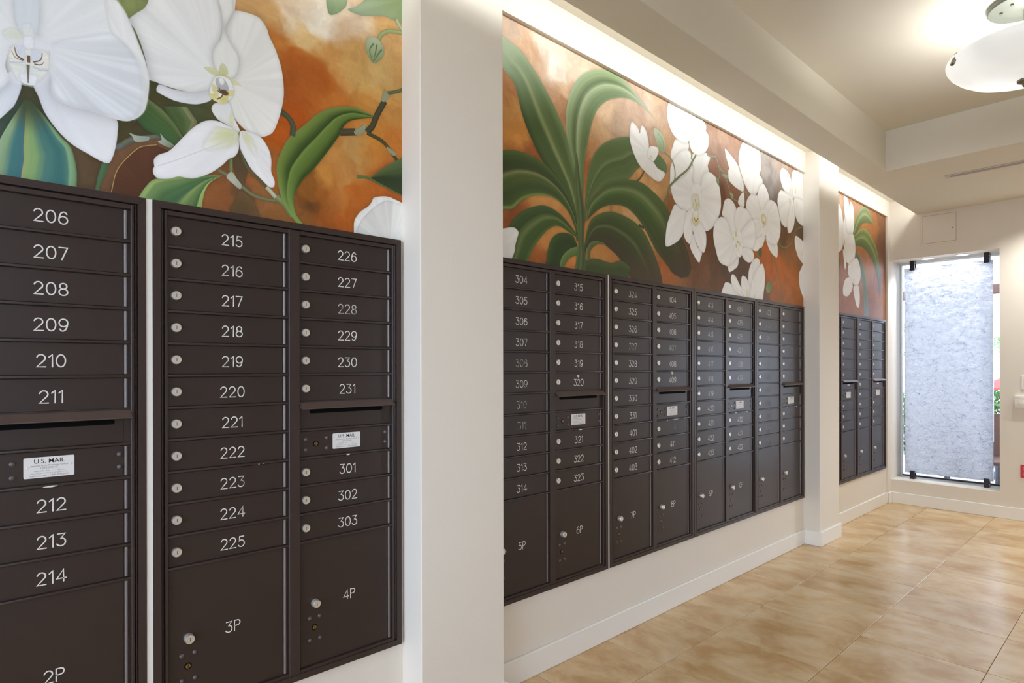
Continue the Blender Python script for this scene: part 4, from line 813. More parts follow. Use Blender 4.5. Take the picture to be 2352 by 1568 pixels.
  ('petal',[(3118,2263),(3184,2295),(3189,2241),(3184,2157),(3160,2088),(3113,2095),(3086,2136),(3095,2198)],(3197,2304),(228,228,225),(238,238,235),{'streak':0.022,'sh':0.16}),
  ('petal',[(3171,2231),(3263,2229),(3330,2183),(3338,2109),(3312,2053),(3262,2064),(3210,2119),(3177,2191)],(3210,2251),(226,226,223),(238,238,235),{'streak':0.022,'sh':0.16}),
  ('petal',[(3172,2424),(3277,2452),(3276,2319),(3236,2242),(3171,2272)],(3224,2365),(232,232,229),(238,238,235),{'streak':0.022,'sh':0}),
  ('petal',[(3174,2369),(3198,2384),(3243,2390),(3263,2344),(3256,2305),(3221,2291),(3184,2302)],(3217,2350),(206,206,198),(224,222,190),{}),
  ('blob',(3224,2420),(8.0,15.0),(242,242,236),1),
  ('blob',(3195,2328),(7.0,15.0),(216,206,120),0.9),
  ('blob',(3250,2335),(6.0,14.0),(216,206,120),0.9),
  ('stem',[(3213,2356),(3224,2330),(3221,2305)],6.1,(150,120,70),{'taper':1}),
  ('petal',[(3179,2267),(3237,2294),(3256,2245),(3236,2207),(3200,2201),(3181,2226)],(3217,2280),(236,236,228),(222,212,150),{}),
  ('stem',[(3200,2246),(3220,2229),(3247,2250)],6.0,(170,120,50),{}),
  ('petal',[(2585,2644),(2621,2639),(2646,2624),(2660,2603),(2667,2636),(2685,2652),(2715,2633),(2736,2588),(2743,2543),(2731,2499),(2782,2482),(2824,2456),(2894,2446),(2890,2426),(2858,2393),(2813,2382),(2757,2394),(2714,2407),(2651,2436),(2610,2476),(2579,2524),(2567,2564)],(2752,2517),(230,230,226),(242,242,239),{'streak':0.025,'sh':0.18}),
  ('petal',[(2742,2546),(2763,2562),(2824,2569),(2834,2552),(2813,2512),(2782,2482),(2752,2488),(2725,2501)],(2758,2511),(228,228,225),(240,240,237),{'streak':0.022,'sh':0.16}),
  ('blob',(2763,2501),(9.0,11.0),(226,214,160),0.8),
  ('petal',[(2786,2663),(2825,2669),(2876,2650),(2900,2617),(2899,2571),(2870,2550),(2836,2562),(2808,2594)],(2858,2555),(140,165,120),(178,196,164),{}),
  ('stem',[(2825,2650),(2876,2617),(2881,2567)],3.2,(110,138,90),{}),
  ('stem',[(3348,2653),(3401,2657),(3458,2663),(3501,2607),(3574,2579),(3604,2522)],11.0,(136,154,124),{}),
  ('stem',[(3498,2621),(3503,2564),(3478,2515)],8.0,(130,150,118),{}),
  ('petal',[(3457,2525),(3486,2542),(3497,2519),(3486,2495)],(3478,2515),(125,148,112),(125,148,112),{}),
  ('stem',[(3494,2617),(3583,2574),(3617,2506),(3667,2453),(3746,2441)],10.0,(128,146,112),{}),
  ('petal',[(3528,2576),(3603,2586),(3603,2566),(3569,2561)],(3569,2572),(150,166,136),(150,166,136),{}),
  ('petal',[(3627,2480),(3681,2476),(3666,2442),(3645,2455)],(3652,2464),(150,166,136),(150,166,136),{}),
  ('stem',[(3821,2532),(3866,2505),(3871,2477),(3836,2434)],8.0,(125,145,112),{}),
  ('petal',[(3569,2745),(3625,2730),(3696,2704),(3755,2668),(3784,2625),(3817,2582),(3816,2523),(3739,2523),(3667,2537),(3617,2561),(3611,2615),(3622,2632),(3590,2687)],(3799,2549),(236,236,233),(243,243,240),{'streak':0.022,'sh':0.16}),
  ('petal',[(3815,2847),(4049,2850),(4069,2783),(4072,2724),(4049,2686),(4090,2661),(4093,2624),(4032,2574),(3984,2531),(3913,2525),(3844,2566),(3814,2595),(3777,2645),(3749,2702),(3758,2768)],(3985,2727),(238,238,235),(245,245,242),{'streak':0.022,'sh':0.16}),
  ('stem',[(3937,2804),(3977,2762),(4000,2723),(4049,2704)],3.0,(222,222,218),{}),
  ('blob',(4009,2732),(10.0,14.0),(228,228,220),0.7),
  ('petal',[(3813,2518),(3831,2469),(3824,2423),(3783,2414),(3742,2431),(3754,2469)],(3798,2463),(232,232,229),(240,240,237),{'streak':0.022,'sh':0.16}),
  ('blob',(3784,2568),(9.0,29.0),(226,228,205),0.6),
  ('petal',[(4411,2811),(4503,2804),(4560,2760),(4613,2628),(4521,2623),(4429,2660),(4383,2714),(4375,2768)],(4607,2631),(238,238,235),(244,244,241),{'streak':0.022,'sh':0.16}),
  ('petal',[(4608,2839),(4839,2852),(4838,2658),(4617,2629),(4569,2737),(4570,2786)],(4607,2631),(238,238,235),(244,244,241),{'streak':0.022,'sh':0.16}),
  ('petal',[(4374,2639),(4465,2644),(4602,2626),(4578,2544),(4496,2402),(4464,2385),(4391,2409),(4346,2495),(4329,2563)],(4607,2631),(236,236,233),(243,243,240),{'streak':0.022,'sh':0.16}),
  ('petal',[(4621,2630),(4838,2624),(4837,2455),(4695,2458),(4636,2506)],(4607,2631),(236,236,233),(243,243,240),{'streak':0.022,'sh':0.16}),
  ('petal',[(4590,2616),(4630,2505),(4610,2420),(4558,2363),(4511,2354),(4492,2401),(4521,2502)],(4602,2622),(236,236,233),(242,242,239),{'streak':0.022,'sh':0.16}),
  ('blob',(4540,2594),(18.0,27.0),(214,214,160),0.6),
  ('blob',(4578,2544),(8.0,32.0),(214,214,160),0.6),
  ('blob',(4666,2585),(10.0,35.0),(214,214,160),0.6),
  ('blob',(4550,2669),(9.0,25.0),(214,214,160),0.6),
  ('blob',(4641,2686),(9.0,24.0),(214,214,160),0.6),
  ('petal',[(3851,2408),(3859,2467),(3921,2524),(4016,2537),(4048,2600),(4114,2631),(4181,2581),(4201,2527),(4113,2462),(4080,2381),(4121,2320),(4096,2233),(3998,2212),(3935,2240),(3904,2337)],(4105,2385),(228,228,225),(240,240,237),{'streak':0.022,'sh':0.16}),
  ('petal',[(4016,2534),(4048,2600),(4114,2631),(4181,2581),(4201,2527),(4122,2463),(4088,2412),(4048,2480)],(4105,2385),(232,232,229),(241,241,238),{'streak':0.022,'sh':0.1}),
  ('petal',[(3936,2357),(4080,2373),(4124,2320),(4099,2241),(3998,2212),(3951,2242)],(4105,2385),(222,222,219),(232,232,229),{'streak':0.022,'sh':0.1}),
  ('petal',[(3982,2224),(4113,2288),(4121,2320),(4133,2269),(4096,2203),(4046,2166),(3982,2149),(3939,2160)],(4113,2296),(230,230,227),(238,238,235),{'streak':0.022,'sh':0.16}),
  ('petal',[(4138,2269),(4214,2242),(4318,2253),(4325,2151),(4231,2167),(4171,2213)],(4146,2293),(230,230,227),(238,238,235),{'streak':0.022,'sh':0.16}),
  ('petal',[(4134,2488),(4215,2541),(4302,2534),(4337,2502),(4376,2414),(4376,2328),(4318,2243),(4214,2234),(4146,2270),(4130,2344),(4127,2419)],(4113,2386),(232,232,229),(241,241,238),{'streak':0.022,'sh':0.16}),
  ('petal',[(4048,2420),(4147,2468),(4172,2381),(4129,2268),(4063,2303)],(4113,2371),(230,230,227),(238,238,235),{'streak':0.022,'sh':0}),
  ('petal',[(4072,2402),(4113,2424),(4147,2399),(4133,2344),(4080,2366)],(4113,2386),(232,228,200),(222,212,150),{}),
  ('blob',(4113,2364),(7.0,12.0),(196,160,90),0.9),
  ('blob',(4105,2334),(11.0,8.0),(216,190,110),0.9),
  ('petal',[(4030,2164),(4071,2182),(4082,2141),(4066,2119),(4027,2134)],(4054,2153),(66,96,56),(80,110,66),{}),
  ('petal',[(3540,2353),(3561,2412),(3610,2438),(3666,2431),(3720,2385),(3702,2304),(3726,2245),(3683,2199),(3623,2229),(3595,2287),(3533,2318)],(3716,2208),(230,230,227),(239,239,236),{'streak':0.022,'sh':0.16}),
  ('petal',[(3717,2384),(3768,2416),(3858,2409),(3939,2365),(3889,2306),(3753,2220),(3723,2244),(3692,2317)],(3716,2208),(226,226,223),(239,239,236),{'streak':0.022,'sh':0.16}),
  ('petal',[(3767,2230),(3858,2308),(3945,2359),(3986,2291),(3985,2225),(3935,2158),(3857,2147),(3779,2167)],(3723,2188),(228,228,225),(240,240,237),{'streak':0.022,'sh':0.16}),
  ('petal',[(3774,2145),(3935,2153),(3964,2097),(3919,2066),(3857,2062),(3797,2091)],(3738,2168),(228,228,225),(238,238,235),{'streak':0.022,'sh':0.16}),
  ('petal',[(3608,2008),(3737,2083),(3755,2107),(3740,2027),(3693,1994),(3622,1969)],(3738,2140),(228,228,225),(236,236,233),{'streak':0.022,'sh':0.16}),
  ('petal',[(3432,2234),(3472,2280),(3526,2306),(3595,2294),(3644,2225),(3680,2188),(3738,2140),(3755,2103),(3679,2041),(3615,2006),(3580,2003),(3498,2020),(3452,2088),(3423,2165)],(3716,2187),(228,228,225),(240,240,237),{'streak':0.022,'sh':0.16}),
  ('petal',[(3666,2228),(3768,2251),(3804,2178),(3782,2089),(3715,2088),(3665,2158)],(3723,2181),(230,230,227),(238,238,235),{'streak':0.022,'sh':0}),
  ('blob',(3712,2225),(16.0,19.0),(218,210,130),0.9),
  ('blob',(3677,2192),(9.0,13.0),(222,214,140),0.9),
  ('blob',(3730,2185),(8.0,17.0),(238,236,226),0.9),
  ('blob',(3738,2176),(5.0,10.0),(170,120,60),0.9),
  ('blob',(3716,2148),(10.0,13.0),(214,196,110),0.9),
  ('blob',(3764,2165),(6.0,16.0),(222,210,130),0.9),
  ('blob',(3738,2126),(9.1,14.0),(236,234,220),0.9),
  ('petal',[(3518,1824),(3566,1894),(3608,1901),(3678,1887),(3781,1860),(3917,1806),(3511,1810)],(3949,1786),(232,232,229),(240,240,237),{'streak':0.022,'sh':0.16}),
  ('petal',[(3678,1866),(3643,1925),(3664,1960),(3708,1947),(3781,1882),(3856,1809)],(3949,1786),(232,232,229),(240,240,237),{'streak':0.022,'sh':0.16}),
  ('petal',[(3887,1869),(3887,2000),(3934,2071),(3998,2104),(4046,2093),(4054,2048),(3981,1877)],(3949,1786),(226,226,223),(238,238,235),{'streak':0.022,'sh':0.16}),
  ('petal',[(3788,1861),(3784,1946),(3811,1966),(3864,1947),(3933,1859),(3949,1801),(3856,1809)],(3949,1786),(232,232,229),(240,240,237),{'streak':0.022,'sh':0.16}),
  ('petal',[(3902,1798),(3918,1901),(3981,2003),(4079,2076),(4123,2033),(4131,1966),(4111,1888),(4077,1810)],(3949,1786),(232,232,229),(240,240,237),{'streak':0.022,'sh':0.16}),
  ('blob',(3864,1846),(12.0,37.0),(226,224,150),0.6),
  ('blob',(3973,1832),(10.0,25.0),(226,224,150),0.6),
  ('petal',[(4631,2343),(4675,2351),(4836,2299),(4835,2152),(4713,2179),(4654,2230),(4623,2291)],(4836,2219),(232,232,229),(240,240,237),{'streak':0.022,'sh':0.16}),
  ('blob',(4764,2236),(9.0,34.0),(220,220,160),0.5),
  ('petal',[(4836,2169),(4713,2088),(4701,2021),(4732,1941),(4834,1882)],(4835,2034),(232,232,229),(240,240,237),{'streak':0.022,'sh':0.16}),
  ('stem',[(4222,2170),(4300,2083),(4353,2003),(4398,1913),(4417,1827)],9.0,(112,126,84),{}),
  ('stem',[(4309,2076),(4300,2013),(4243,1953)],7.0,(108,124,80),{}),
  ('petal',[(4144,1899),(4153,1937),(4195,1962),(4242,1953),(4233,1914),(4178,1877)],(4212,1943),(110,132,78),(135,154,98),{}),
  ('stem',[(4837,2455),(4695,2416),(4635,2379),(4558,2282),(4454,2236),(4390,2239),(4351,2257)],12.0,(112,132,82),{}),
  ('stem',[(4646,2479),(4635,2375)],8.0,(96,104,66),{}),
 ],
 3: [
  ('bg',[(5874,2795,(190,125,65)),(6443,2729,(175,100,40)),(6686,2596,(120,72,40)),(6275,2582,(190,110,45)),(5669,2148,(165,95,50)),(5611,1859,(168,108,80)),(6439,2114,(172,108,76)),(6307,2322,(184,112,60)),(6651,2797,(140,82,42)),(5562,2809,(196,150,110)),(6437,1890,(150,100,80)),(5271,2300,(160,90,45))]),
  ('leaf',[(5857,2521),(5902,2643),(5993,2753),(6117,2830),(6245,2842),(6376,2774),(6416,2736)],[(5902,2517),(6023,2620),(6116,2677),(6244,2708),(6392,2716)],[(0,(150,170,100)),(0.25,(96,124,58)),(0.5,(150,168,100)),(0.6,(100,128,60)),(1,(84,110,54))],{}),
  ('leaf',[(5857,2511),(6054,2614),(6179,2642),(6341,2603),(6509,2503),(6595,2355),(6637,2189),(6618,2016)],[(5857,2427),(6053,2464),(6242,2435),(6406,2356),(6508,2255),(6583,2070)],[(0,(150,170,100)),(0.25,(96,124,58)),(0.5,(150,168,100)),(0.6,(100,128,60)),(1,(84,110,54))],{'t1':(110,100,90),'t1w':0.4}),
  ('leaf',[(5901,2412),(6052,2357),(6177,2243),(6240,2096),(6287,1837)],[(5901,2349),(6021,2300),(6082,2190),(6144,2034),(6149,1829)],[(0,(120,145,90)),(0.5,(80,108,70)),(1,(110,130,95))],{'t1':(120,140,140),'t1w':0.6}),
  ('petal',[(5478,2267),(5518,2282),(5564,2278),(5558,2217),(5491,2199)],(5504,2241),(80,110,60),(80,110,60),{}),
  ('petal',[(5428,2764),(5521,2761),(5589,2713),(5621,2648),(5648,2531),(5614,2395),(5532,2342),(5425,2330)],(5614,2425),(230,230,227),(240,240,237),{'streak':0.022,'sh':0.16}),
  ('petal',[(5645,2837),(5743,2835),(5780,2778),(5801,2825),(5874,2795),(5903,2695),(5887,2588),(5843,2538),(5713,2520),(5671,2657)],(5670,2453),(230,230,227),(240,240,237),{'streak':0.022,'sh':0.16}),
  ('petal',[(5727,2533),(5872,2546),(5931,2437),(5900,2318),(5812,2264),(5697,2283),(5656,2370),(5615,2486),(5657,2664)],(5656,2431),(230,230,227),(240,240,237),{'streak':0.022,'sh':0.16}),
  ('petal',[(5622,2376),(5684,2353),(5703,2253),(5669,2207),(5641,2287)],(5656,2421),(230,230,227),(240,240,237),{'streak':0.022,'sh':0.16}),
  ('petal',[(5754,2259),(5960,2343),(6052,2272),(6057,2166),(5974,2092),(5840,2113),(5748,2176)],(5876,2137),(230,230,227),(240,240,237),{'streak':0.022,'sh':0.16}),
  ('petal',[(5621,2042),(5668,2117),(5782,2151),(5861,2084),(5810,2017),(5724,1977),(5631,1985)],(5876,2117),(230,230,227),(240,240,237),{'streak':0.022,'sh':0.16}),
  ('petal',[(5878,2075),(6005,2097),(6041,2015),(6025,1905),(5958,1908),(5899,1993)],(5899,2108),(230,230,227),(240,240,237),{'streak':0.022,'sh':0.16}),
  ('blob',(5662,2447),(14.0,25.0),(220,200,140),0.8),
  ('blob',(5882,2128),(10.0,23.0),(216,196,120),0.8),
 ],
}

def mural(idx, y0, y1, ppm, label):
    p = Painter(y0*1000, y1*1000, 1000*ZM-8, 1000*ZH+2, ppm); im = p.run(MURAL[idx]); h, w, _ = im.shape
    g = bpy.data.images.new('mural_painting', w, h)
    px = np.ones((h, w, 4), np.float32); px[..., :3] = im; g.pixels.foreach_set(px.ravel()); g.update(); g.pack()
    m = bpy.data.materials.new('mural_paint'); m.use_nodes = True; N = m.node_tree.nodes; L = m.node_tree.links
    t = N.new('ShaderNodeTexImage'); t.image = g; t.extension = 'EXTEND'; bs = N['Principled BSDF']; bs.inputs['Roughness'].default_value = .42; bs.inputs['Specular IOR Level'].default_value = .22
    L.new(t.outputs[0], bs.inputs['Base Color'])
    tc = N.new('ShaderNodeTexCoord'); n = N.new('ShaderNodeTexNoise'); n.inputs['Scale'].default_value = 700; bp = N.new('ShaderNodeBump'); bp.inputs['Strength'].default_value = .06; bp.inputs['Distance'].default_value = .001
    L.new(tc.outputs['Object'], n.inputs['Vector']); L.new(n.outputs['Fac'], bp.inputs['Height']); L.new(bp.outputs[0], bs.inputs['Normal'])
    MATS['mural_paint'] = m
    me = MB().box(.0, .0016, y0, y1, ZM-.008, ZH+.002).mesh('orchid_mural', 'mural_paint')
    uv = me.uv_layers.new(name='UVMap')
    for lp in me.loops:
        co = me.vertices[lp.vertex_index].co; uv.data[lp.index].uv = ((co.y-y0)/(y1-y0), (co.z-(ZM-.008))/(ZH+.002-ZM+.008))
    return tag(link('orchid_mural', me), label, 'mural', 'orchid murals above the mailboxes')
mural(1, -.95, C1[0], 1.0, 'mural with two big white orchids above doors 206 to 231')
mural(2, C1[1], C2[0], .7, 'long mural with fan of green leaves and hanging white orchids between pilasters')
mural(3, C2[1], 6.785, .5, 'small mural of orchids beyond the far pilaster')

# ------------------------------------------------------------------ bowl lamps
def bowl_lamp(x, y, label):
    t = thing('bowl_lamp', (x, y, ZT), label, 'ceiling lamp', 'bowl lamps under the tray ceiling')
    cn = MB().lathe([(.150, 0), (.150, -.022), (.146, -.028), (.085, -.034), (.075, -.040), (.0001, -.040)], 'z', (0, 0, 0), 48).obj('canopy', 'lamp_metal', t, True)
    for a in (200, 245, 20): MB().lathe([(.007, -.030), (.006, -.040), (.0001, -.041)], 'z', (.095*math.cos(R(a)), .095*math.sin(R(a)), 0), 10).obj('screw', 'lamp_steel', cn, True)
    MB().tube([(0, 0, -.03), (0, 0, -.40)], .008, 12).obj('rod', 'lamp_steel', t, True)
    prof = [(.02, -.386), (.10, -.381), (.17, -.366), (.23, -.342), (.275, -.312), (.303, -.284), (.317, -.260), (.320, -.246), (.317, -.238)]
    b = MB(); n = 96; P = prof+[(.310, -.242), (.29, -.288), (.24, -.324), (.17, -.353), (.09, -.371), (.02, -.376)]
    b.lathe(P, 'z', (0, 0, 0), n); b.f = b.f[:-2]; b.m = b.m[:-2]
    b.obj('glass_bowl', 'bowl_glass', t, True)
    MB().lathe([(.0001, -.376), (.036, -.382), (.034, -.394), (.016, -.402), (.012, -.416), (.0001, -.422)], 'z', (0, 0, 0), 24).obj('finial', 'lamp_steel', t, True)
    for a in (218, 338, 98):
        c = MB().bbox(-.010, .004, -.011, .011, -.030, .030, .002).obj('clip', 'lamp_steel', t); c.location = (.318*math.cos(R(a)), .318*math.sin(R(a)), -.256); c.rotation_euler = (0, R(-22), R(a))
    return t
bowl_lamp(LAMPS[0][0], LAMPS[0][1], 'frosted glass bowl lamp hanging from the tray ceiling')
bowl_lamp(LAMPS[1][0], LAMPS[1][1], 'unseen frosted glass bowl lamp above the camera, added for its light')

# ------------------------------------------------------------------ linear vent in the end soffit
v = thing('ceiling_vent', (.727, 5.670, ZS), 'long slotted air vent in the end soffit', 'vent')
b = MB(); Lv = 1.24; hw = .042
b.bbox(.03, Lv-.03, -hw, -.020, -.006, 0, .001); b.bbox(.03, Lv-.03, .020, hw, -.006, 0, .001); b.bbox(0, .03, -hw, hw, -.006, 0, .001); b.bbox(Lv-.03, Lv, -hw, hw, -.006, 0, .001)
b.obj('vent_frame', 'vent_metal', v)
MB().bbox(.03, Lv-.03, -.005, .005, -.006, 0, .001).obj('vent_blade', 'vent_metal', v)
MB().box(.03, Lv-.03, -.0205, .0205, -.003, 0).obj('vent_slot_shade', 'dark_slot', v)  # flat dark strip; the shade inside the slots is put into its colour

# ------------------------------------------------------------------ things on the end wall
a = thing('access_panel', (.43, YE, 2.68), 'cream painted access panel above the glass panel', 'panel')
b = MB(); b.bbox(-.152, .152, -.004, 0, -.152, .152, .0015); b.obj('panel_frame', 'wall_paint', a)
MB().bbox(-.131, .131, -.0065, -.002, -.131, .131, .001).obj('panel_door', 'wall_paint', a)
b = MB()
for q in ((-.1335, -.131, -.1335, .1335), (.131, .1335, -.1335, .1335), (-.1335, .1335, -.1335, -.131), (-.1335, .1335, .131, .1335)): b.box(q[0], q[1], -.0043, -.003, q[2], q[3])
b.obj('panel_gap', 'panel_gap_paint', a)
MB().lathe([(.005, 0), (.0045, -.001), (.0001, -.0012)], 'y', (.105, -.0065, -.01), 12).obj('panel_lock', 'dark_slot', a)

sw = thing('switch_plate', (1.030+.036, YE, 1.220), 'white light switch plate on the end wall', 'switch')
MB().bbox(-.036, .036, -.006, 0, -.061, .061, .002).obj('plate', 'white_plastic', sw)
MB().bbox(-.015, .015, -.010, -.004, -.032, .032, .002).obj('rocker', 'white_plastic', sw)

al = thing('door_buzzer', (.985+.062, YE, 1.049), 'white intercom box below the light switch', 'intercom')
MB().bbox(-.062, .062, -.030, 0, -.054, .054, .006, 0, 2).obj('housing', 'white_plastic', al, True)
MB().lathe([(.016, 0), (.015, -.006), (.0001, -.007)], 'y', (-.012, -.029, -.006), 24).obj('push_button', 'white_plastic', al, True)
MB().lathe([(.004, 0), (.0038, -.0015), (.0001, -.002)], 'y', (.008, -.030, -.044), 12).obj('red_light', 'red_plastic', al, True)
b = MB(); b.prism([(-.058, .036), (.058, .018), (.058, .016), (-.058, .034)], 'y', -.0308, -.0298); b.obj('groove', 'vent_metal', al)
MB().box(.008, .030, -.0306, -.0298, .036, .043).obj('display', 'dark_slot', al)

rp = thing('red_wall_plate', (1.023+.036, YE, .438), 'red wall plate low on the end wall', 'outlet')
MB().bbox(-.036, .036, -.006, 0, -.058, .058, .002).obj('plate', 'red_plastic', rp)
for z in (.022, -.022):
    s_ = MB().bbox(-.017, .017, -.0085, -.004, z-.014, z+.014, .002).obj('socket', 'red_plastic_pale', rp)
    b = MB()
    for y in (-.006, .006): b.box(y-.001, y+.001, -.0089, -.008, z-.002, z+.007)
    b.obj('prong_slot', 'dark_slot', s_)

for k, (dx, dy) in enumerate(WASH):
    t = thing('ceiling_downlight', (dx, dy, ZS), ('first', 'second (added as fill)')[k]+' recessed downlight in the end soffit, right of the glass panel', 'downlight')
    MB().lathe([(.070, 0), (.069, -.005), (.054, -.006), (.053, -.001), (.0531, 0)], 'z', (0, 0, 0), 36).obj('trim_ring', 'white_plastic', t, True)
    MB().lathe([(.053, 0), (.053, -.0018), (.0001, -.002)], 'z', (0, 0, 0), 36).obj('lens', 'downlight_glow', t)
# recessed downlights in the head of the opening
for k, (dx, dy) in enumerate(DOWN):
    t = thing('downlight', (dx, dy, O1[3]), ('left', 'right')[k]+' round recessed downlight over the glass panel', 'downlight', 'downlights over the glass panel')
    MB().lathe([(.058, 0), (.057, -.004), (.044, -.005), (.043, -.001), (.0431, 0)], 'z', (0, 0, 0), 36).obj('trim_ring', 'white_plastic', t, True)
    MB().lathe([(.043, 0), (.043, -.0018), (.0001, -.002)], 'z', (0, 0, 0), 36).obj('lens', 'downlight_glow', t)

# ------------------------------------------------------------------ windows
def window(n, o, y, mull=()):
    w = bpy.data.objects.new('window_%d' % n, None); COL.objects.link(w); struct(w); w.location = (o[0], y, o[2])
    X, Z = o[1]-o[0], o[3]-o[2]; f = .014 if n == 1 else .03
    for k, q in enumerate(((0, f, 0, Z), (X-f, X, 0, Z), (f, X-f, 0, f), (f, X-f, Z-f, Z))): MB().bbox(q[0], q[1], -.02, .02, q[2], q[3], .002).obj('window_frame', 'trim_paint' if n == 1 and k in (0, 3) else 'dark_frame', w)
    for m in mull: MB().bbox(m-.03, m+.03, -.03, .03, f, Z-f, .002).obj('mullion', 'dark_frame', w)
    MB().box(f, X-f, -.003, .003, f, Z-f).obj('pane', 'clear_glass', w)
    return w
window(1, O1, 7.225); window(2, O2, 7.225)
window(4, O4, 0).matrix_world = Matrix.Translation((W+.06, O4[0], O4[2])) @ Matrix.Rotation(R(90), 4, 'Z')
window(5, O_FILL, 0).matrix_world = Matrix.Translation((W+.06, O_FILL[0], O_FILL[2])) @ Matrix.Rotation(R(90), 4, 'Z')  # unseen window, added to light the middle mailbox bank from the front
OB = (.15, 2.95, 0, 2.7); window(3, OB, YB-.06, (.9, 1.9))

# ------------------------------------------------------------------ the textured glass panel on four clamps
GX0, GX1, GZ0, GZ1, GY = .098, .808, .292, 2.352, 7.062
gp = thing('textured_glass_panel', ((GX0+GX1)/2, GY, O1[2]), 'tall rippled milky glass panel held by four dark clamps', 'glass panel')
nx, nz = 150, 420; rng = np.random.RandomState(3)
xs, zs = np.linspace(GX0, GX1, nx), np.linspace(GZ0, GZ1, nz); XX, ZZ = np.meshgrid(xs, zs)
def _n(x, y, sd, o=5): return _fbm(x, y, sd, o)
hh = .008*_n(XX*9+2*ZZ, ZZ*13, 21)-.010*np.abs(_n(XX*12+3+.8*_n(XX*9, ZZ*9, 8), ZZ*15-3*XX, 33, 4))+.005*_n(XX*38+9*ZZ, ZZ*55, 47, 3)
vs = []; fs = []; fb = []
for side, off in ((0, -.010), (1, .010)):
    for j in range(nz):
        for i in range(nx):
            e = 1 if 0 < i < nx-1 and 0 < j < nz-1 else .25
            vs.append((XX[j, i]-(GX0+GX1)/2, off-(hh[j, i]*e if side == 0 else -.3*hh[j, i]*e), ZZ[j, i]-O1[2]))
q = nx*nz
for j in range(nz-1):
    for i in range(nx-1):
        k = j*nx+i; fs += [(k, k+1, k+nx+1, k+nx)]; fb += [(q+k, q+k+nx, q+k+nx+1, q+k+1)]
for i in range(nx-1):
    for k in (i, (nz-1)*nx+i): fb.append((k, q+k, q+k+1, k+1))
for j in range(nz-1):
    for k in (j*nx, j*nx+nx-1): fb.append((k, k+nx, q+k+nx, q+k))
b = MB(); b.add(vs, fs+fb); b.m = [0]*len(fs)+[1]*len(fb); b.obj('glass_slab', ['slumped_glass', 'clear_glass'], gp, True)
for cx, top in ((.168, 1), (.762, 1), (.165, 0), (.758, 0)):
    z0, z1 = (GZ1-.025-O1[2], O1[3]-O1[2]) if top else (0, GZ0+.022-O1[2])
    c = MB(); x = cx-(GX0+GX1)/2
    c.bbox(x-.021, x+.021, -.034, -.021, z0, z1, .002); c.bbox(x-.021, x+.021, .021, .034, z0, z1, .002)
    zz = (z1-.030, z1) if top else (0, .030); c.bbox(x-.020, x+.020, -.030, .030, zz[0], zz[1], .002)
    c.obj('clamp', 'clamp_metal', gp)

# ------------------------------------------------------------------ outside: patio seen through the slits beside the glass
struct(MB().box(-9, 11, YO, 22, -.10, -.02).obj('patio', 'patio_stone')); struct(MB().box(-9, 11, -14, YB-.12, -.10, -.02).obj('forecourt', 'patio_stone')); struct(MB().box(W+.12, 11, YB-.12, YO, -.10, -.02).obj('forecourt', 'patio_stone'))
tag(MB().bbox(-2.5, 5, 9.0, 9.16, 2.23, 2.34, .01).obj('eave_beam', 'patio_wood'), 'dark brown eave beam over the patio', 'beam')
def leaves(name, lo, hi, n, size, m, parent, seed, nf=4):
    r = random.Random(seed); b = MB()
    for _ in range(n):
        c = Vector([r.uniform(lo[k], hi[k]) for k in range(3)]); d = Vector((r.gauss(0, 1), r.gauss(0, 1), r.gauss(0, .8))).normalized(); s = d.orthogonal().normalized(); L = size*r.uniform(.6, 1.3)
        up = d.cross(s)*L*.12
        b.add([c-d*L, c+s*L*.38+up, c+d*L, c-s*L*.38+up], [(0, 1, 2), (0, 2, 3)])
    o = b.obj(name, m, parent); o['kind'] = 'stuff'; return o
def hedge(x0, x1, y0, y1, h, label, seed):
    t = thing('hedge', ((x0+x1)/2, (y0+y1)/2, -.02), label, 'hedge'); cx, cy = (x0+x1)/2, (y0+y1)/2
    leaves('foliage', (x0-cx, y0-cy, .05), (x1-cx, y1-cy, h), 2600, .05, 'hedge_leaf', t, seed)
    for k in range(5): x = x0-cx+(x1-x0)*(k+.5)/5; MB().tube([(x, 0, 0), (x+.03, .02, h*.5), (x-.02, 0, h*.85)], [.02, .014, .006]).obj('trunk', 'bark', t, True)
hedge(.0, .9, 10.25, 10.65, 1.12, 'clipped green hedge right of the glass panel outside', 1)
hedge(-1.6, -.55, 10.9, 11.3, .95, 'low hedge left of the glass panel outside', 2)
def palm(x, y, h, label):
    t = thing('palm', (x, y, -.02), label, 'palm')
    MB().tube([(0, 0, 0), (.05, 0, h*.4), (.02, .05, h*.8), (0, 0, h)], [.10, .08, .075, .07], 10).obj('trunk', 'bark', t, True)
    for k in range(13):
        a = k*2.4; droop = .5+.5*((k*37) % 10)/10; b = MB(); pts = []
        for i in range(12):
            s = i/11; pts.append(Vector((math.cos(a)*1.15*s, math.sin(a)*1.15*s, h+.55*s-1.25*droop*s*s)))
        b.tube(pts, [.014*(1-i/13) for i in range(12)], 5); sd = Vector((-math.sin(a), math.cos(a), 0))
        for i in range(1, 12):
            for j in (-1, 1):
                for f in (0, .5):
                    p = pts[i-1].lerp(pts[i], f); e = p+sd*j*.34*(1.05-abs(i/11-.4))+Vector((math.cos(a)*.14, math.sin(a)*.14, -.14)); w = (pts[i]-pts[i-1])*.18
                    b.add([p-w, p+w, e], [(0, 1, 2)])
        b.obj('frond', 'palm_leaf', t)
palm(.45, 12.2, 1.75, 'small palm behind the hedge outside'); palm(-2.2, 13.6, 2.1, 'farther palm outside, behind the glass')
um = thing('patio_umbrella', (.62, 9.55, -.02), 'red closed-edge patio umbrella outside the window', 'umbrella')
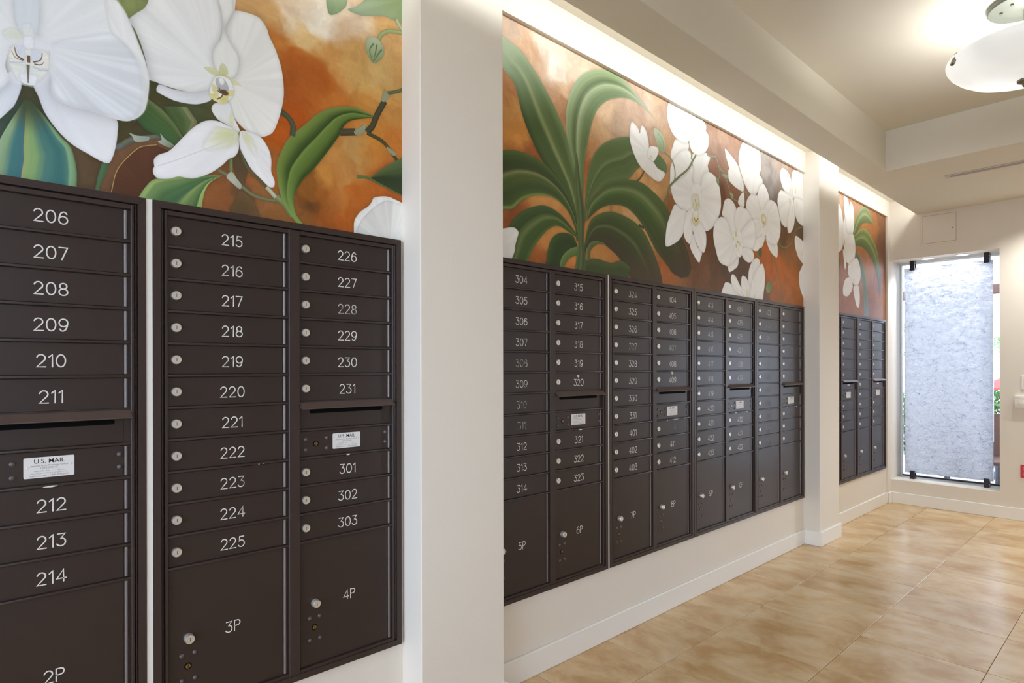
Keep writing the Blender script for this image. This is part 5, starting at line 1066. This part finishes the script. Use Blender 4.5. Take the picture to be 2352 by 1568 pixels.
MB().tube([(0, 0, 0), (0, 0, 1.32)], .018).obj('pole', 'patio_wood', um, True)
MB().lathe([(.30, 0), (.30, .035), (.0001, .035)], 'z', (0, 0, 0), 24).obj('base', 'patio_dark', um, True)
b = MB(); n = 8; b.add([(0, 0, 1.29)]+[(.42*math.cos(2*math.pi*k/n), .42*math.sin(2*math.pi*k/n), 1.12) for k in range(n)]+[(0, 0, 1.26)]+[(.42*math.cos(2*math.pi*k/n), .42*math.sin(2*math.pi*k/n), 1.10) for k in range(n)],
    [(0, 1+k, 1+(k+1) % n) for k in range(n)]+[(9, 10+(k+1) % n, 10+k) for k in range(n)]+[(1+k, 10+k, 10+(k+1) % n, 1+(k+1) % n) for k in range(n)])
b.obj('canopy', 'umbrella_cloth', um)
tb = thing('patio_table', (.62, 8.55, -.02), 'round white patio table outside right of the glass', 'table')
MB().lathe([(.40, .52), (.42, .535), (.42, .55), (.40, .56), (.0001, .56)], 'z', (0, 0, 0), 36).obj('table_top', 'patio_white', tb, True)
MB().tube([(0, 0, 0), (0, 0, .53)], .03).obj('pedestal', 'patio_dark', tb, True); MB().lathe([(.24, 0), (.24, .02), (.0001, .025)], 'z', (0, 0, 0), 24).obj('base', 'patio_dark', tb, True)
def chair(x, y, rz, m, label, fm):
    t = thing('patio_chair', (x, y, -.02), label, 'chair'); t.rotation_euler.z = rz
    MB().bbox(-.26, .26, -.26, .26, .40, .44, .01).obj('seat', m, t)
    MB().prism([(-.27, .44), (-.23, .44), (-.31, .88), (-.35, .88)], 'x', -.26, .26).obj('backrest', m, t)
    for sx in (-1, 1):
        for sy in (-1, 1): MB().tube([(sx*.24, sy*.24, 0), (sx*.24, sy*.24, .41)], .016).obj('leg', fm, t, True)
        MB().tube([(sx*.28, .24, .40), (sx*.28, .24, .62), (sx*.28, -.28, .64)], .016).obj('armrest', fm, t, True)
chair(-.42, 9.5, 1.2, 'patio_dark', 'dark patio chair outside left of the glass', 'patio_dark'); chair(.56, 7.72, 3.3, 'patio_wood', 'dark red patio chair beside the round table outside', 'patio_dark')
